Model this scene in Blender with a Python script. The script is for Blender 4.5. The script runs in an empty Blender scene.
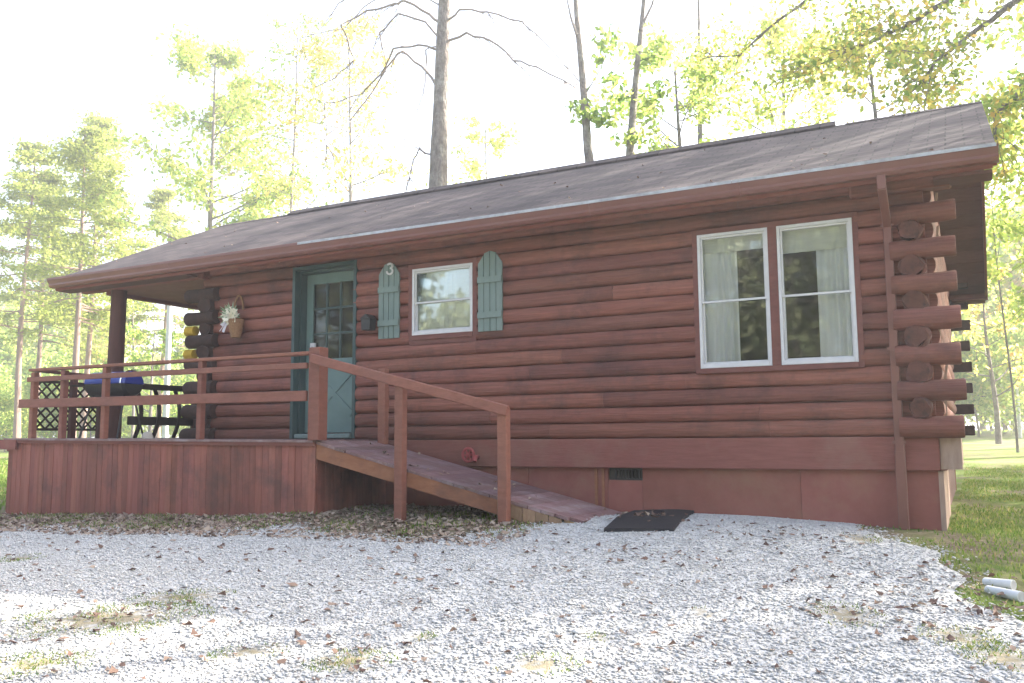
import bpy, math, random
import numpy as np
from mathutils import Matrix, Vector, noise
random.seed(7); RNG = np.random.default_rng(7)
S = bpy.context.scene
COL = S.collection
PI = math.pi

# ------------------------------------------------------------------ camera
CAM = np.array([0.2976, -8.7444, 0.8197]); YAW, PITCH, ROLL, FPX = 0.4836, 0.1112, -0.0075, 875.03
_f = np.array([-math.sin(YAW), math.cos(YAW), 0]); _r = np.array([math.cos(YAW), math.sin(YAW), 0]); _u = np.array([0, 0, 1.])
F = _f*math.cos(PITCH)+_u*math.sin(PITCH); U0 = _u*math.cos(PITCH)-_f*math.sin(PITCH)
R = _r*math.cos(ROLL)+U0*math.sin(ROLL); U = U0*math.cos(ROLL)-_r*math.sin(ROLL)
cd = bpy.data.cameras.new('camera'); co = bpy.data.objects.new('camera', cd); COL.objects.link(co)
cd.sensor_width = 36; cd.lens = FPX*36/1024; cd.clip_start = .05; cd.clip_end = 2000
co.matrix_world = Matrix(((R[0], U[0], -F[0], CAM[0]), (R[1], U[1], -F[1], CAM[1]), (R[2], U[2], -F[2], CAM[2]), (0, 0, 0, 1)))
S.camera = co

def at(px, py, Y):
    d = F+R*(px-512)/FPX-U*(py-341.5)/FPX
    return CAM+d*(Y-CAM[1])/d[1]

# ------------------------------------------------------------------ terrain height
def sm(a, b, x):
    t = np.clip((x-a)/(b-a), 0, 1); return t*t*(3-2*t)
def hgt(x, y):
    x = np.asarray(x, float); y = np.asarray(y, float)
    b = np.interp(x, [-40, -14, -11.4, -6, -3.1, -1.7, -.5, 2, 40], [-.3, -.16, -.12, .05, .06, .05, .0, -.07, .05])
    b = b*(1-sm(3, 9, y))
    b = b-.085*np.clip(-1-y, 0, 11)
    d = np.hypot(x, y+8)
    fr = np.clip(d-18, 0, 70)*(sm(-30, 5, x)*.014+.006)*sm(-2, 8, y)
    wob = .012*np.sin(x*1.7+.6*y)*np.sin(y*1.3-.5*x)+.01*np.sin(3.1*x+1.2)*np.sin(2.7*y)
    return b+fr+wob*sm(-.4, -1.6, y)+wob*2*sm(.5, 4, x)
def ground_at(px, py):
    d = F+R*(px-512)/FPX-U*(py-341.5)/FPX
    z = 0.
    for _ in range(30):
        p = CAM+d*(z-CAM[2])/d[2]; z = float(hgt(p[0], p[1]))
    return p[0], p[1], z

# ------------------------------------------------------------------ materials
def mat(name, base, rough=.8, var=None, scale=6, stretch=(1, 1, 1), bump=0, bscale=None, metal=0, tint=False, spec=.3,
        trans=0, detail=6, bdist=.01, stain=None, stscale=1.2, sheen=0):
    m = bpy.data.materials.new(name); m.use_nodes = True; nt = m.node_tree; N = nt.nodes; L = nt.links
    b = N['Principled BSDF']; b.inputs['Roughness'].default_value = rough; b.inputs['Metallic'].default_value = metal
    b.inputs['Specular IOR Level'].default_value = spec
    b.inputs['Base Color'].default_value = (*base, 1)
    tc = N.new('ShaderNodeTexCoord'); mp = N.new('ShaderNodeMapping'); mp.inputs['Scale'].default_value = stretch
    L.new(tc.outputs['Object'], mp.inputs['Vector'])
    nz = N.new('ShaderNodeTexNoise'); nz.inputs['Scale'].default_value = scale; nz.inputs['Detail'].default_value = detail
    nz.inputs['Roughness'].default_value = .65
    L.new(mp.outputs[0], nz.inputs['Vector'])
    out = None
    if var:
        cr = N.new('ShaderNodeValToRGB'); e = cr.color_ramp.elements
        e[0].position = .3; e[0].color = (*base, 1); e[1].position = .7; e[1].color = (*var, 1)
        L.new(nz.outputs['Fac'], cr.inputs[0]); out = cr.outputs[0]
    if stain:
        n2 = N.new('ShaderNodeTexNoise'); n2.inputs['Scale'].default_value = stscale; n2.inputs['Detail'].default_value = 8
        n2.inputs['Roughness'].default_value = .7
        L.new(tc.outputs['Object'], n2.inputs['Vector'])
        r2 = N.new('ShaderNodeValToRGB'); r2.color_ramp.elements[0].position = .5; r2.color_ramp.elements[1].position = .72
        L.new(n2.outputs['Fac'], r2.inputs[0])
        mx = N.new('ShaderNodeMix'); mx.data_type = 'RGBA'
        L.new(r2.outputs[0], mx.inputs['Factor'])
        if out: L.new(out, mx.inputs['A'])
        else: mx.inputs['A'].default_value = (*base, 1)
        mx.inputs['B'].default_value = (*stain, 1); out = mx.outputs['Result']
    if tint:
        a = N.new('ShaderNodeAttribute'); a.attribute_name = 'tint'
        mx = N.new('ShaderNodeMix'); mx.data_type = 'RGBA'; mx.blend_type = 'MULTIPLY'; mx.inputs['Factor'].default_value = 1
        if out: L.new(out, mx.inputs['A'])
        else: mx.inputs['A'].default_value = (*base, 1)
        L.new(a.outputs['Color'], mx.inputs['B']); out = mx.outputs['Result']
    if out: L.new(out, b.inputs['Base Color'])
    if bump:
        bp = N.new('ShaderNodeBump'); bp.inputs['Strength'].default_value = bump; bp.inputs['Distance'].default_value = bdist
        if bscale:
            n3 = N.new('ShaderNodeTexNoise'); n3.inputs['Scale'].default_value = bscale; n3.inputs['Detail'].default_value = 8
            L.new(mp.outputs[0], n3.inputs['Vector']); L.new(n3.outputs['Fac'], bp.inputs['Height'])
        else: L.new(nz.outputs['Fac'], bp.inputs['Height'])
        L.new(bp.outputs[0], b.inputs['Normal'])
    if trans:
        tr = N.new('ShaderNodeBsdfTranslucent'); ms = N.new('ShaderNodeMixShader'); ms.inputs[0].default_value = trans
        if out: L.new(out, tr.inputs['Color'])
        else: tr.inputs['Color'].default_value = (*base, 1)
        L.new(b.outputs[0], ms.inputs[1]); L.new(tr.outputs[0], ms.inputs[2])
        L.new(ms.outputs[0], N['Material Output'].inputs['Surface'])
    return m

M = {}
M['log'] = mat('red_stained_logs', (.160, .052, .036), .66, (.262, .093, .068), 7, (.3, 3, 6), .8, 12, tint=True, stain=(.105, .042, .036), stscale=2.2, bdist=.014, spec=.35)
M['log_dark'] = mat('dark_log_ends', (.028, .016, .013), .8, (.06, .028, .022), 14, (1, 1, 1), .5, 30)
M['board'] = mat('red_stained_boards', (.195, .062, .048), .7, (.25, .088, .072), 6, (.6, .6, 6), .3, 22, tint=True, stain=(.24, .12, .09))
M['end_grain'] = mat('brown_end_grain', (.085, .034, .026), .8, (.16, .058, .042), 11, (1, 1, 1), .5, 30, tint=True, stain=(.03, .018, .015), stscale=6)
M['vboard'] = mat('red_vertical_skirting', (.215, .070, .050), .72, (.30, .112, .086), 4, (6, 6, .5), .3, 22, tint=True, stain=(.105, .052, .045))
M['sheet'] = mat('red_painted_sheet', (.225, .074, .058), .75, (.285, .105, .085), 3, (1, 1, 1), .15, 30, tint=True, stain=(.27, .13, .09), stscale=1.6)
M['casing'] = mat('brown_window_trim', (.135, .050, .042), .7, (.19, .072, .06), 7, (1, 1, 3), .2, 25)
M['rail'] = mat('stained_rail_wood', (.195, .072, .050), .65, (.265, .105, .076), 7, (1.2, 1.2, 3), .25, 25, tint=True, stain=(.17, .075, .06))
M['stringer'] = mat('orange_brown_wood', (.230, .090, .045), .7, (.30, .13, .07), 7, (1, 1, 3), .25, 25, stain=(.15, .07, .05))
M['raw'] = mat('raw_tan_wood', (.33, .22, .13), .8, (.24, .15, .09), 9, (3, 3, 1), .2, 25, tint=True)
M['tan'] = mat('tan_and_sunlit_wood', (.40, .29, .23), .85, (.30, .20, .16), 8, (3, 3, .6), .2)  # plain tan for the doorbell; sunlight painted in for the right corner
M['yellow'] = mat('yellow_wood', (.55, .36, .04), .8, (.42, .26, .03), 12)
M['deck'] = mat('worn_deck_boards', (.150, .080, .075), .6, (.235, .150, .150), 6, (.8, 6, 1), .3, 20, tint=True, stain=(.30, .24, .25), stscale=2.5)
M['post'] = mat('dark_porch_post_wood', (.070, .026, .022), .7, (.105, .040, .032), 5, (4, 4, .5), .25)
M['darkwood'] = mat('dark_brown_wood', (.022, .013, .010), .8, (.04, .022, .018), 10)
M['soffit'] = mat('brown_soffit_boards', (.115, .045, .035), .8, (.15, .062, .05), 6, (1, 5, 1), .2, tint=True)
M['gutter'] = mat('brown_painted_gutter', (.16, .060, .048), .38, (.19, .075, .06), 3, spec=.5)
M['drip'] = mat('sky_lit_drip_edge', (.50, .51, .55), .45, (.30, .29, .31), 8, metal=.3)  # pale tone holds the sky's reflection
M['teal'] = mat('dark_teal_paint', (.028, .058, .060), .45, (.038, .072, .073), 6, spec=.4)
M['tealdoor'] = mat('teal_door_paint', (.115, .185, .180), .45, (.14, .215, .21), 4, spec=.4)
M['shutter'] = mat('grey_teal_shutter_paint', (.15, .20, .188), .6, (.185, .24, .225), 6, (3, 3, 1), .15)
M['white'] = mat('white_window_paint', (.64, .63, .66), .45, (.56, .55, .57), 10)
M['curtain'] = mat('pale_curtain_cloth', (.86, .86, .92), .9, (.78, .79, .86), 5, (14, 1, .6), .3)
M['blind'] = mat('beige_window_blind', (.78, .77, .73), .8, (.69, .68, .65), 5, (1, 1, 10))
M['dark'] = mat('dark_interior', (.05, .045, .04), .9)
M['black'] = mat('black_metal', (.012, .012, .013), .45, spec=.5)
M['bluelid'] = mat('blue_enamel', (.012, .028, .22), .22, (.016, .035, .27), 4, spec=.6)
M['steel'] = mat('bright_steel', (.7, .7, .72), .25, metal=1)
M['brass'] = mat('brass', (.62, .45, .18), .3, metal=1)
M['red'] = mat('faded_red_paint', (.34, .06, .06), .7, (.24, .05, .05), 20)
M['rubber'] = mat('black_rubber_mat', (.012, .012, .016), .75, (.02, .02, .026), 40, bump=.6, bscale=90)
M['pvc'] = mat('white_plastic_pipe', (.62, .63, .64), .5, (.52, .53, .54), 6)
M['basket'] = mat('brown_wicker', (.20, .10, .05), .85, (.30, .17, .09), 50, bump=.8)
M['petal'] = mat('cream_petals', (.80, .76, .68), .8, (.72, .66, .5), 9)
M['ribbon'] = mat('pale_lilac_ribbon', (.68, .66, .76), .6)
M['sprig'] = mat('grey_green_leaves', (.30, .38, .26), .8, (.22, .30, .18), 9)
M['mortar'] = mat('painted_block', (.30, .2, .18), .9)
M['bark'] = mat('grey_bark', (.10, .085, .08), .95, (.27, .235, .22), 5, (2.2, 2.2, .8), 1, 12, bdist=.07, stain=(.36, .35, .32), stscale=2.6)
M['barkp'] = mat('reddish_pine_bark', (.20, .13, .11), .95, (.30, .21, .18), 5, (3, 3, .6), .8, 12, bdist=.03)
M['twig'] = mat('brown_twigs', (.24, .20, .185), .9)
M['pole'] = mat('weathered_pole', (.5, .5, .5), .6)
M['cloth'] = mat('grey_metal', (.42, .42, .44), .5)

def leafmat(name, stops, trans=.5):
    m = bpy.data.materials.new(name); m.use_nodes = True; nt = m.node_tree; N = nt.nodes; L = nt.links
    b = N['Principled BSDF']; b.inputs['Roughness'].default_value = .65; b.inputs['Specular IOR Level'].default_value = .15
    a = N.new('ShaderNodeAttribute'); a.attribute_name = 'tint'
    cr = N.new('ShaderNodeValToRGB'); e = cr.color_ramp.elements
    while len(e) < len(stops): e.new(.5)
    for k, c in enumerate(stops): e[k].position = k/(len(stops)-1); e[k].color = (*c, 1)
    L.new(a.outputs['Fac'], cr.inputs[0]); L.new(cr.outputs[0], b.inputs['Base Color'])
    tr = N.new('ShaderNodeBsdfTranslucent'); L.new(cr.outputs[0], tr.inputs['Color'])
    ms = N.new('ShaderNodeMixShader'); ms.inputs[0].default_value = trans
    L.new(b.outputs[0], ms.inputs[1]); L.new(tr.outputs[0], ms.inputs[2]); L.new(ms.outputs[0], N['Material Output'].inputs['Surface'])
    return m
M['leaf_green'] = leafmat('green_leaves', [(.11, .21, .04), (.22, .34, .07), (.36, .46, .10), (.50, .54, .13)], .84)
M['leaf_dark'] = leafmat('dull_green_leaves', [(.08, .10, .06), (.13, .15, .09), (.20, .21, .13), (.28, .27, .18)], .3)
M['leaf_yellow'] = leafmat('yellow_green_leaves', [(.20, .32, .07), (.38, .50, .12), (.56, .58, .16), (.66, .56, .18)], .84)
M['leaf_autumn'] = leafmat('turning_leaves', [(.16, .26, .06), (.34, .42, .10), (.56, .48, .12), (.60, .38, .13)], .84)
M['needle'] = leafmat('pine_needles', [(.14, .20, .05), (.28, .34, .07), (.48, .50, .12)], .62)
M['grass'] = leafmat('grass_blades', [(.06, .13, .02), (.12, .22, .03), (.24, .30, .07), (.42, .34, .16)], .4)
M['fallen'] = leafmat('fallen_leaves', [(.08, .05, .045), (.15, .095, .075), (.25, .175, .135), (.40, .32, .25)], .15)
M['stone'] = leafmat('limestone_chips', [(.25, .24, .23), (.42, .415, .405), (.50, .495, .485), (.60, .595, .58)], 0)

# window glass: clear pane that mirrors its surroundings by the angle
def glassmat():
    m = bpy.data.materials.new('window_glass'); m.use_nodes = True; nt = m.node_tree; N = nt.nodes; L = nt.links
    N.remove(N['Principled BSDF'])
    g = N.new('ShaderNodeBsdfGlossy'); g.inputs['Roughness'].default_value = .03; g.inputs['Color'].default_value = (.9, .95, .93, 1)
    t = N.new('ShaderNodeBsdfTransparent'); t.inputs['Color'].default_value = (.99, 1, 1, 1)
    fr = N.new('ShaderNodeFresnel'); fr.inputs['IOR'].default_value = 1.75
    nz = N.new('ShaderNodeTexNoise'); nz.inputs['Scale'].default_value = 1.6; bp = N.new('ShaderNodeBump'); bp.inputs['Strength'].default_value = .04
    L.new(nz.outputs['Fac'], bp.inputs['Height']); L.new(bp.outputs[0], g.inputs['Normal'])
    x = N.new('ShaderNodeMixShader'); L.new(fr.outputs[0], x.inputs[0]); L.new(t.outputs[0], x.inputs[1]); L.new(g.outputs[0], x.inputs[2])
    L.new(x.outputs[0], N['Material Output'].inputs['Surface']); return m
M['glass'] = glassmat()

def roofmat():
    m = bpy.data.materials.new('asphalt_shingles'); m.use_nodes = True; nt = m.node_tree; N = nt.nodes; L = nt.links
    b = N['Principled BSDF']; b.inputs['Roughness'].default_value = .85; b.inputs['Specular IOR Level'].default_value = .25
    tc = N.new('ShaderNodeTexCoord')
    br = N.new('ShaderNodeTexBrick'); br.inputs['Scale'].default_value = 1; br.inputs['Brick Width'].default_value = .31
    br.inputs['Row Height'].default_value = .14; br.inputs['Mortar Size'].default_value = .008; br.inputs['Bias'].default_value = 0
    br.inputs['Color1'].default_value = (.046, .038, .040, 1); br.inputs['Color2'].default_value = (.090, .073, .072, 1); br.inputs['Mortar'].default_value = (.022, .019, .02, 1)
    L.new(tc.outputs['Object'], br.inputs['Vector'])
    nz = N.new('ShaderNodeTexNoise'); nz.inputs['Scale'].default_value = 120; nz.inputs['Detail'].default_value = 3
    L.new(tc.outputs['Object'], nz.inputs['Vector'])
    n2 = N.new('ShaderNodeTexNoise'); n2.inputs['Scale'].default_value = 1.4; n2.inputs['Detail'].default_value = 6
    mp = N.new('ShaderNodeMapping'); mp.inputs['Scale'].default_value = (1.4, .5, 1); L.new(tc.outputs['Object'], mp.inputs['Vector']); L.new(mp.outputs[0], n2.inputs['Vector'])
    cr = N.new('ShaderNodeValToRGB'); cr.color_ramp.elements[0].position = .3; cr.color_ramp.elements[0].color = (.7, .68, .7, 1)
    cr.color_ramp.elements[1].position = .7; cr.color_ramp.elements[1].color = (1.25, 1.2, 1.18, 1); L.new(n2.outputs['Fac'], cr.inputs[0])
    c3 = N.new('ShaderNodeValToRGB'); c3.color_ramp.elements[0].color = (.6, .6, .6, 1); c3.color_ramp.elements[1].color = (1.4, 1.4, 1.4, 1); L.new(nz.outputs['Fac'], c3.inputs[0])
    m1 = N.new('ShaderNodeMix'); m1.data_type = 'RGBA'; m1.blend_type = 'MULTIPLY'; m1.inputs['Factor'].default_value = 1
    m2 = N.new('ShaderNodeMix'); m2.data_type = 'RGBA'; m2.blend_type = 'MULTIPLY'; m2.inputs['Factor'].default_value = 1
    L.new(br.outputs['Color'], m1.inputs['A']); L.new(cr.outputs[0], m1.inputs['B'])
    L.new(m1.outputs['Result'], m2.inputs['A']); L.new(c3.outputs[0], m2.inputs['B']); L.new(m2.outputs['Result'], b.inputs['Base Color'])
    bp = N.new('ShaderNodeBump'); bp.inputs['Strength'].default_value = .5; bp.inputs['Distance'].default_value = .01
    L.new(br.outputs['Fac'], bp.inputs['Height']); bp.invert = True; L.new(bp.outputs[0], b.inputs['Normal'])
    return m
M['shingle'] = roofmat()

# ------------------------------------------------------------------ mesh building
class MB:
    def __init__(s): s.v = []; s.f = []; s.t = []; s.ch = []; s.cur = (1, 1, 1)
    def add(s, vs, fs):
        b = len(s.v); s.ch.append((b, len(s.f), len(vs), len(fs))); s.v += [tuple(map(float, p)) for p in vs]; s.f += [tuple(b+i for i in f) for f in fs]; s.t += [s.cur]*len(fs)
    def rnd(s, lo=.82, hi=1.15):
        k = random.uniform(lo, hi); s.cur = (k, k*random.uniform(.96, 1.04), k*random.uniform(.95, 1.05)); return s
    def box(s, x0, x1, y0, y1, z0, z1, bev=0):
        x0, x1 = sorted((x0, x1)); y0, y1 = sorted((y0, y1)); z0, z1 = sorted((z0, z1))
        if not bev:
            s.add([(x, y, z) for x in (x0, x1) for y in (y0, y1) for z in (z0, z1)],
                  [(0, 1, 3, 2), (4, 6, 7, 5), (0, 4, 5, 1), (2, 3, 7, 6), (0, 2, 6, 4), (1, 5, 7, 3)])
        else:
            s.bar(((x0+x1)/2, (y0+y1)/2, z0), ((x0+x1)/2, (y0+y1)/2, z1), x1-x0, y1-y0, (1, 0, 0), bev)
    def bar(s, a, b, w, h, side=None, bev=0):      # rectangular bar from a to b; w across 'side', h across the other
        a = Vector(a); b = Vector(b); d = (b-a); L = d.length; d.normalize()
        if side is None: side = d.cross(Vector((0, 0, 1)))
        sd = Vector(side); sd = (sd-d*sd.dot(d)).normalized(); up = sd.cross(d)
        w /= 2; h /= 2
        def ring(p, q, r): return [p+sd*(i*(w-q if k else w-r))+up*(j*(h-r if k else h-q)) for (i, j, k) in
                                   ((-1, -1, 1), (1, -1, 1), (1, -1, 0), (1, 1, 0), (1, 1, 1), (-1, 1, 1), (-1, 1, 0), (-1, -1, 0))]
        if not bev:
            c = lambda p: [p-sd*w-up*h, p+sd*w-up*h, p+sd*w+up*h, p-sd*w+up*h]
            s.add(c(a)+c(b), [(3, 2, 1, 0), (4, 5, 6, 7), (0, 1, 5, 4), (1, 2, 6, 5), (2, 3, 7, 6), (3, 0, 4, 7)])
            return
        v = bev
        def R8(p, ins):
            W = w-ins; H = h-ins
            return [p+sd*x+up*y for x, y in ((-W+v, -H), (W-v, -H), (W, -H+v), (W, H-v), (W-v, H), (-W+v, H), (-W, H-v), (-W, -H+v))]
        rs = [R8(a, v*.7), R8(a+d*v, 0), R8(b-d*v, 0), R8(b, v*.7)]
        vs = [p for r in rs for p in r]; fs = [tuple(range(7, -1, -1)), tuple(range(24, 32))]
        for k in range(3):
            for i in range(8): fs.append((k*8+i, k*8+(i+1) % 8, k*8+8+(i+1) % 8, k*8+8+i))
        s.add(vs, fs)
    def tube(s, pts, rad, n=8, cap=True, wob=0):
        P = [Vector(p) for p in pts]; k = len(P)
        if not hasattr(rad, '__len__'): rad = [rad]*k
        vs = []; ref = Vector((0.13, .92, .3))
        for i, p in enumerate(P):
            d = (P[min(i+1, k-1)]-P[max(i-1, 0)]).normalized()
            a = d.cross(ref)
            if a.length < .1: a = d.cross(Vector((1, 0, 0)))
            a.normalize(); b = d.cross(a)
            for j in range(n):
                t = 2*PI*j/n; r = rad[i]*(1+(random.uniform(-wob, wob) if wob else 0))
                vs.append(p+a*math.cos(t)*r+b*math.sin(t)*r)
        fs = []
        for i in range(k-1):
            for j in range(n): fs.append((i*n+j, i*n+(j+1) % n, i*n+n+(j+1) % n, i*n+n+j))
        if cap: fs += [tuple(range(n-1, -1, -1)), tuple(range((k-1)*n, k*n))]
        s.add(vs, fs)
    def prism(s, pts, y0, y1, axis='y'):           # outline of (x,z) pairs extruded along y (or (y,z) along x)
        n = len(pts)
        g = (lambda a, b, c: (a, c, b)) if axis == 'y' else (lambda a, b, c: (c, a, b)) if axis == 'x' else (lambda a, b, c: (a, b, c))
        vs = [g(a, b, y0) for a, b in pts]+[g(a, b, y1) for a, b in pts]
        s.add(vs, [tuple(range(n)), tuple(range(2*n-1, n-1, -1))]+[(i, (i+1) % n, n+(i+1) % n, n+i) for i in range(n)])
    def build(s, name, material, parent=None, smooth=False, uvz=None):
        me = bpy.data.meshes.new(name); me.from_pydata(s.v, [], s.f)
        ca = me.color_attributes.new('tint', 'FLOAT_COLOR', 'CORNER')
        arr = np.ones((len(me.loops), 4), np.float32); k = 0
        for poly, c in zip(s.f, s.t):
            n = len(poly); arr[k:k+n, :3] = c; k += n
        ca.data.foreach_set('color', arr.ravel())
        me.materials.append(material)
        if smooth:
            me.polygons.foreach_set('use_smooth', [True]*len(me.polygons)); me.set_sharp_from_angle(angle=math.radians(40))
        me.update()
        o = bpy.data.objects.new(name, me); COL.objects.link(o)
        if parent is not None: o.parent = parent
        return o

def tag(o, label=None, cat=None, group=None, kind=None):
    if label: o['label'] = label
    if cat: o['category'] = cat
    if group: o['group'] = group
    if kind: o['kind'] = kind
    return o
def empty(name, loc=(0, 0, 0), label=None, cat=None, group=None):
    o = bpy.data.objects.new(name, None); o.location = loc; o.empty_display_size = .3; COL.objects.link(o)
    return tag(o, label, cat, group)
def part(mb, name, m, parent, smooth=False, label=None):
    """child whose mesh is written in world coordinates; parent is an unrotated empty or part"""
    o = mb.build(name, m, parent, smooth)
    off = Vector((0, 0, 0)); p = parent
    while p is not None: off += p.location; p = p.parent
    o.data.transform(Matrix.Translation(-off))
    if label: o['label'] = label
    return o

def parts(mb, name, m, parent, smooth=False, label=None):
    """every separate piece of the collection becomes an object of its own"""
    out = []
    for v0, f0, nv, nf in mb.ch:
        q = MB(); q.v = mb.v[v0:v0+nv]; q.f = [tuple(i-v0 for i in f) for f in mb.f[f0:f0+nf]]; q.t = mb.t[f0:f0+nf]
        out.append(part(q, name, m, parent, smooth, label))
    return out

def npmesh(name, V, Fc, m, tint=None, parent=None, smooth=False):
    """V (n,3), Fc (m,k) numpy"""
    me = bpy.data.meshes.new(name); n, k = Fc.shape
    me.vertices.add(len(V)); me.vertices.foreach_set('co', V.astype(np.float32).ravel())
    me.loops.add(n*k); me.loops.foreach_set('vertex_index', Fc.astype(np.int32).ravel())
    me.polygons.add(n); me.polygons.foreach_set('loop_start', np.arange(0, n*k, k, dtype=np.int32)); me.polygons.foreach_set('loop_total', np.full(n, k, np.int32))
    if tint is not None:
        ca = me.color_attributes.new('tint', 'FLOAT_COLOR', 'POINT'); a = np.ones((len(V), 4), np.float32); a[:, :3] = tint[:, None]; ca.data.foreach_set('color', a.ravel())
    if smooth: me.polygons.foreach_set('use_smooth', [True]*n)
    me.materials.append(m); me.update(calc_edges=True); me.validate()
    o = bpy.data.objects.new(name, me); COL.objects.link(o)
    if parent is not None: o.parent = parent
    return o

# ------------------------------------------------------------------ setting: ground and gravel
def groundmat():
    m = bpy.data.materials.new('lawn_and_soil'); m.use_nodes = True; nt = m.node_tree; N = nt.nodes; L = nt.links
    b = N['Principled BSDF']; b.inputs['Roughness'].default_value = .95; b.inputs['Specular IOR Level'].default_value = .1
    tc = N.new('ShaderNodeTexCoord')
    def nz(s, d=8):
        n = N.new('ShaderNodeTexNoise'); n.inputs['Scale'].default_value = s; n.inputs['Detail'].default_value = d; n.inputs['Roughness'].default_value = .7
        L.new(tc.outputs['Object'], n.inputs['Vector']); return n
    a = nz(9); c = N.new('ShaderNodeValToRGB'); e = c.color_ramp.elements; e[0].position = .35; e[0].color = (.07, .13, .02, 1); e[1].position = .7; e[1].color = (.20, .24, .06, 1)
    L.new(a.outputs['Fac'], c.inputs[0])
    s = nz(14); c2 = N.new('ShaderNodeValToRGB'); e = c2.color_ramp.elements; e[0].position = .35; e[0].color = (.12, .09, .06, 1); e[1].position = .7; e[1].color = (.30, .24, .17, 1)
    L.new(s.outputs['Fac'], c2.inputs[0])
    k = nz(.45, 5); c3 = N.new('ShaderNodeValToRGB'); c3.color_ramp.elements[0].position = .47; c3.color_ramp.elements[1].position = .62; L.new(k.outputs['Fac'], c3.inputs[0])
    at_ = N.new('ShaderNodeAttribute'); at_.attribute_name = 'tint'    # 1 = bare soil by the walls
    mx0 = N.new('ShaderNodeMath'); mx0.operation = 'MAXIMUM'; L.new(c3.outputs[0], mx0.inputs[0]); L.new(at_.outputs['Fac'], mx0.inputs[1])
    mx = N.new('ShaderNodeMix'); mx.data_type = 'RGBA'; L.new(mx0.outputs[0], mx.inputs['Factor']); L.new(c.outputs[0], mx.inputs['A']); L.new(c2.outputs[0], mx.inputs['B'])
    L.new(mx.outputs['Result'], b.inputs['Base Color'])
    bp = N.new('ShaderNodeBump'); bp.inputs['Strength'].default_value = .8; bp.inputs['Distance'].default_value = .04; q = nz(30); L.new(q.outputs['Fac'], bp.inputs['Height']); L.new(bp.outputs[0], b.inputs['Normal'])
    return m
def axis_pts(lo, hi, fine_lo, fine_hi, step):
    a = list(np.arange(fine_lo, fine_hi, step)); p = fine_hi; s = step
    while p < hi: a.append(p); s *= 1.18; p += s
    a.append(hi); p = fine_lo; s = step; b = []
    while True:
        s *= 1.18; p -= s
        if p < lo: break
        b.append(p)
    return np.array([lo]+b[::-1]+a)
X = axis_pts(-500, 400, -14, 4, .2); Y = axis_pts(-200, 600, -9, 4, .2)
gx, gy = np.meshgrid(X, Y, indexing='ij'); gz = hgt(gx, gy)
V = np.stack([gx, gy, gz], -1).reshape(-1, 3); nx, ny = gx.shape
I = np.arange(nx*ny).reshape(nx, ny)
Q = np.stack([I[:-1, :-1], I[1:, :-1], I[1:, 1:], I[:-1, 1:]], -1).reshape(-1, 4)
soil = (sm(-2.9, -2.2, V[:, 1])*(V[:, 0] < -.3)*(V[:, 1] < 6.6)*(V[:, 0] > -13)).astype(float)*.85
tag(npmesh('ground', V, Q, groundmat(), soil, smooth=True), kind='structure')

def gravel_mask(x, y):
    """>0 inside the gravel area"""
    w = .16*np.sin(x*2.1+1)+.1*np.sin(x*5.3)+.06*np.sin(x*11+2)
    fb = np.interp(x, [-30, -3.9, -3.0, -2.6, -.9, -.6], [-2.45, -2.15, -1.0, .3, .3, -.1])+w*np.interp(x, [-4, -3], [1, .2])
    right = (-.62+(-.15-y)*.38+.10*np.sin(y*3)+.06*np.sin(y*8))-x
    return np.minimum(fb-y, right)
PATCH = [(*ground_at(a, b)[:2], r, s) for a, b, r, s in ((105, 622, .9, .34), (350, 664, .32, .16), (250, 655, .3, .12), (540, 668, .30, .14), (848, 618, .28, .22), (704, 615, .12, .08), (180, 600, .5, .2), (30, 668, .5, .2), (20, 560, .35, .15),
         (960, 640, .3, .2), (1005, 660, .3, .2), (860, 480+60, .2, .2), (600, 640, .1, .07), (420, 640, .15, .08))]
def patch_val(x, y):
    v = np.zeros_like(x)
    for a, b, r, s in PATCH:
        c, t = math.cos(YAW), math.sin(YAW)
        u = (x-a)*c+(y-b)*t; w = -(x-a)*t+(y-b)*c
        v = np.maximum(v, 1-np.sqrt((u/r)**2+(w/(s*1.8))**2))
    return np.clip(v, 0, 1)
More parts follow.
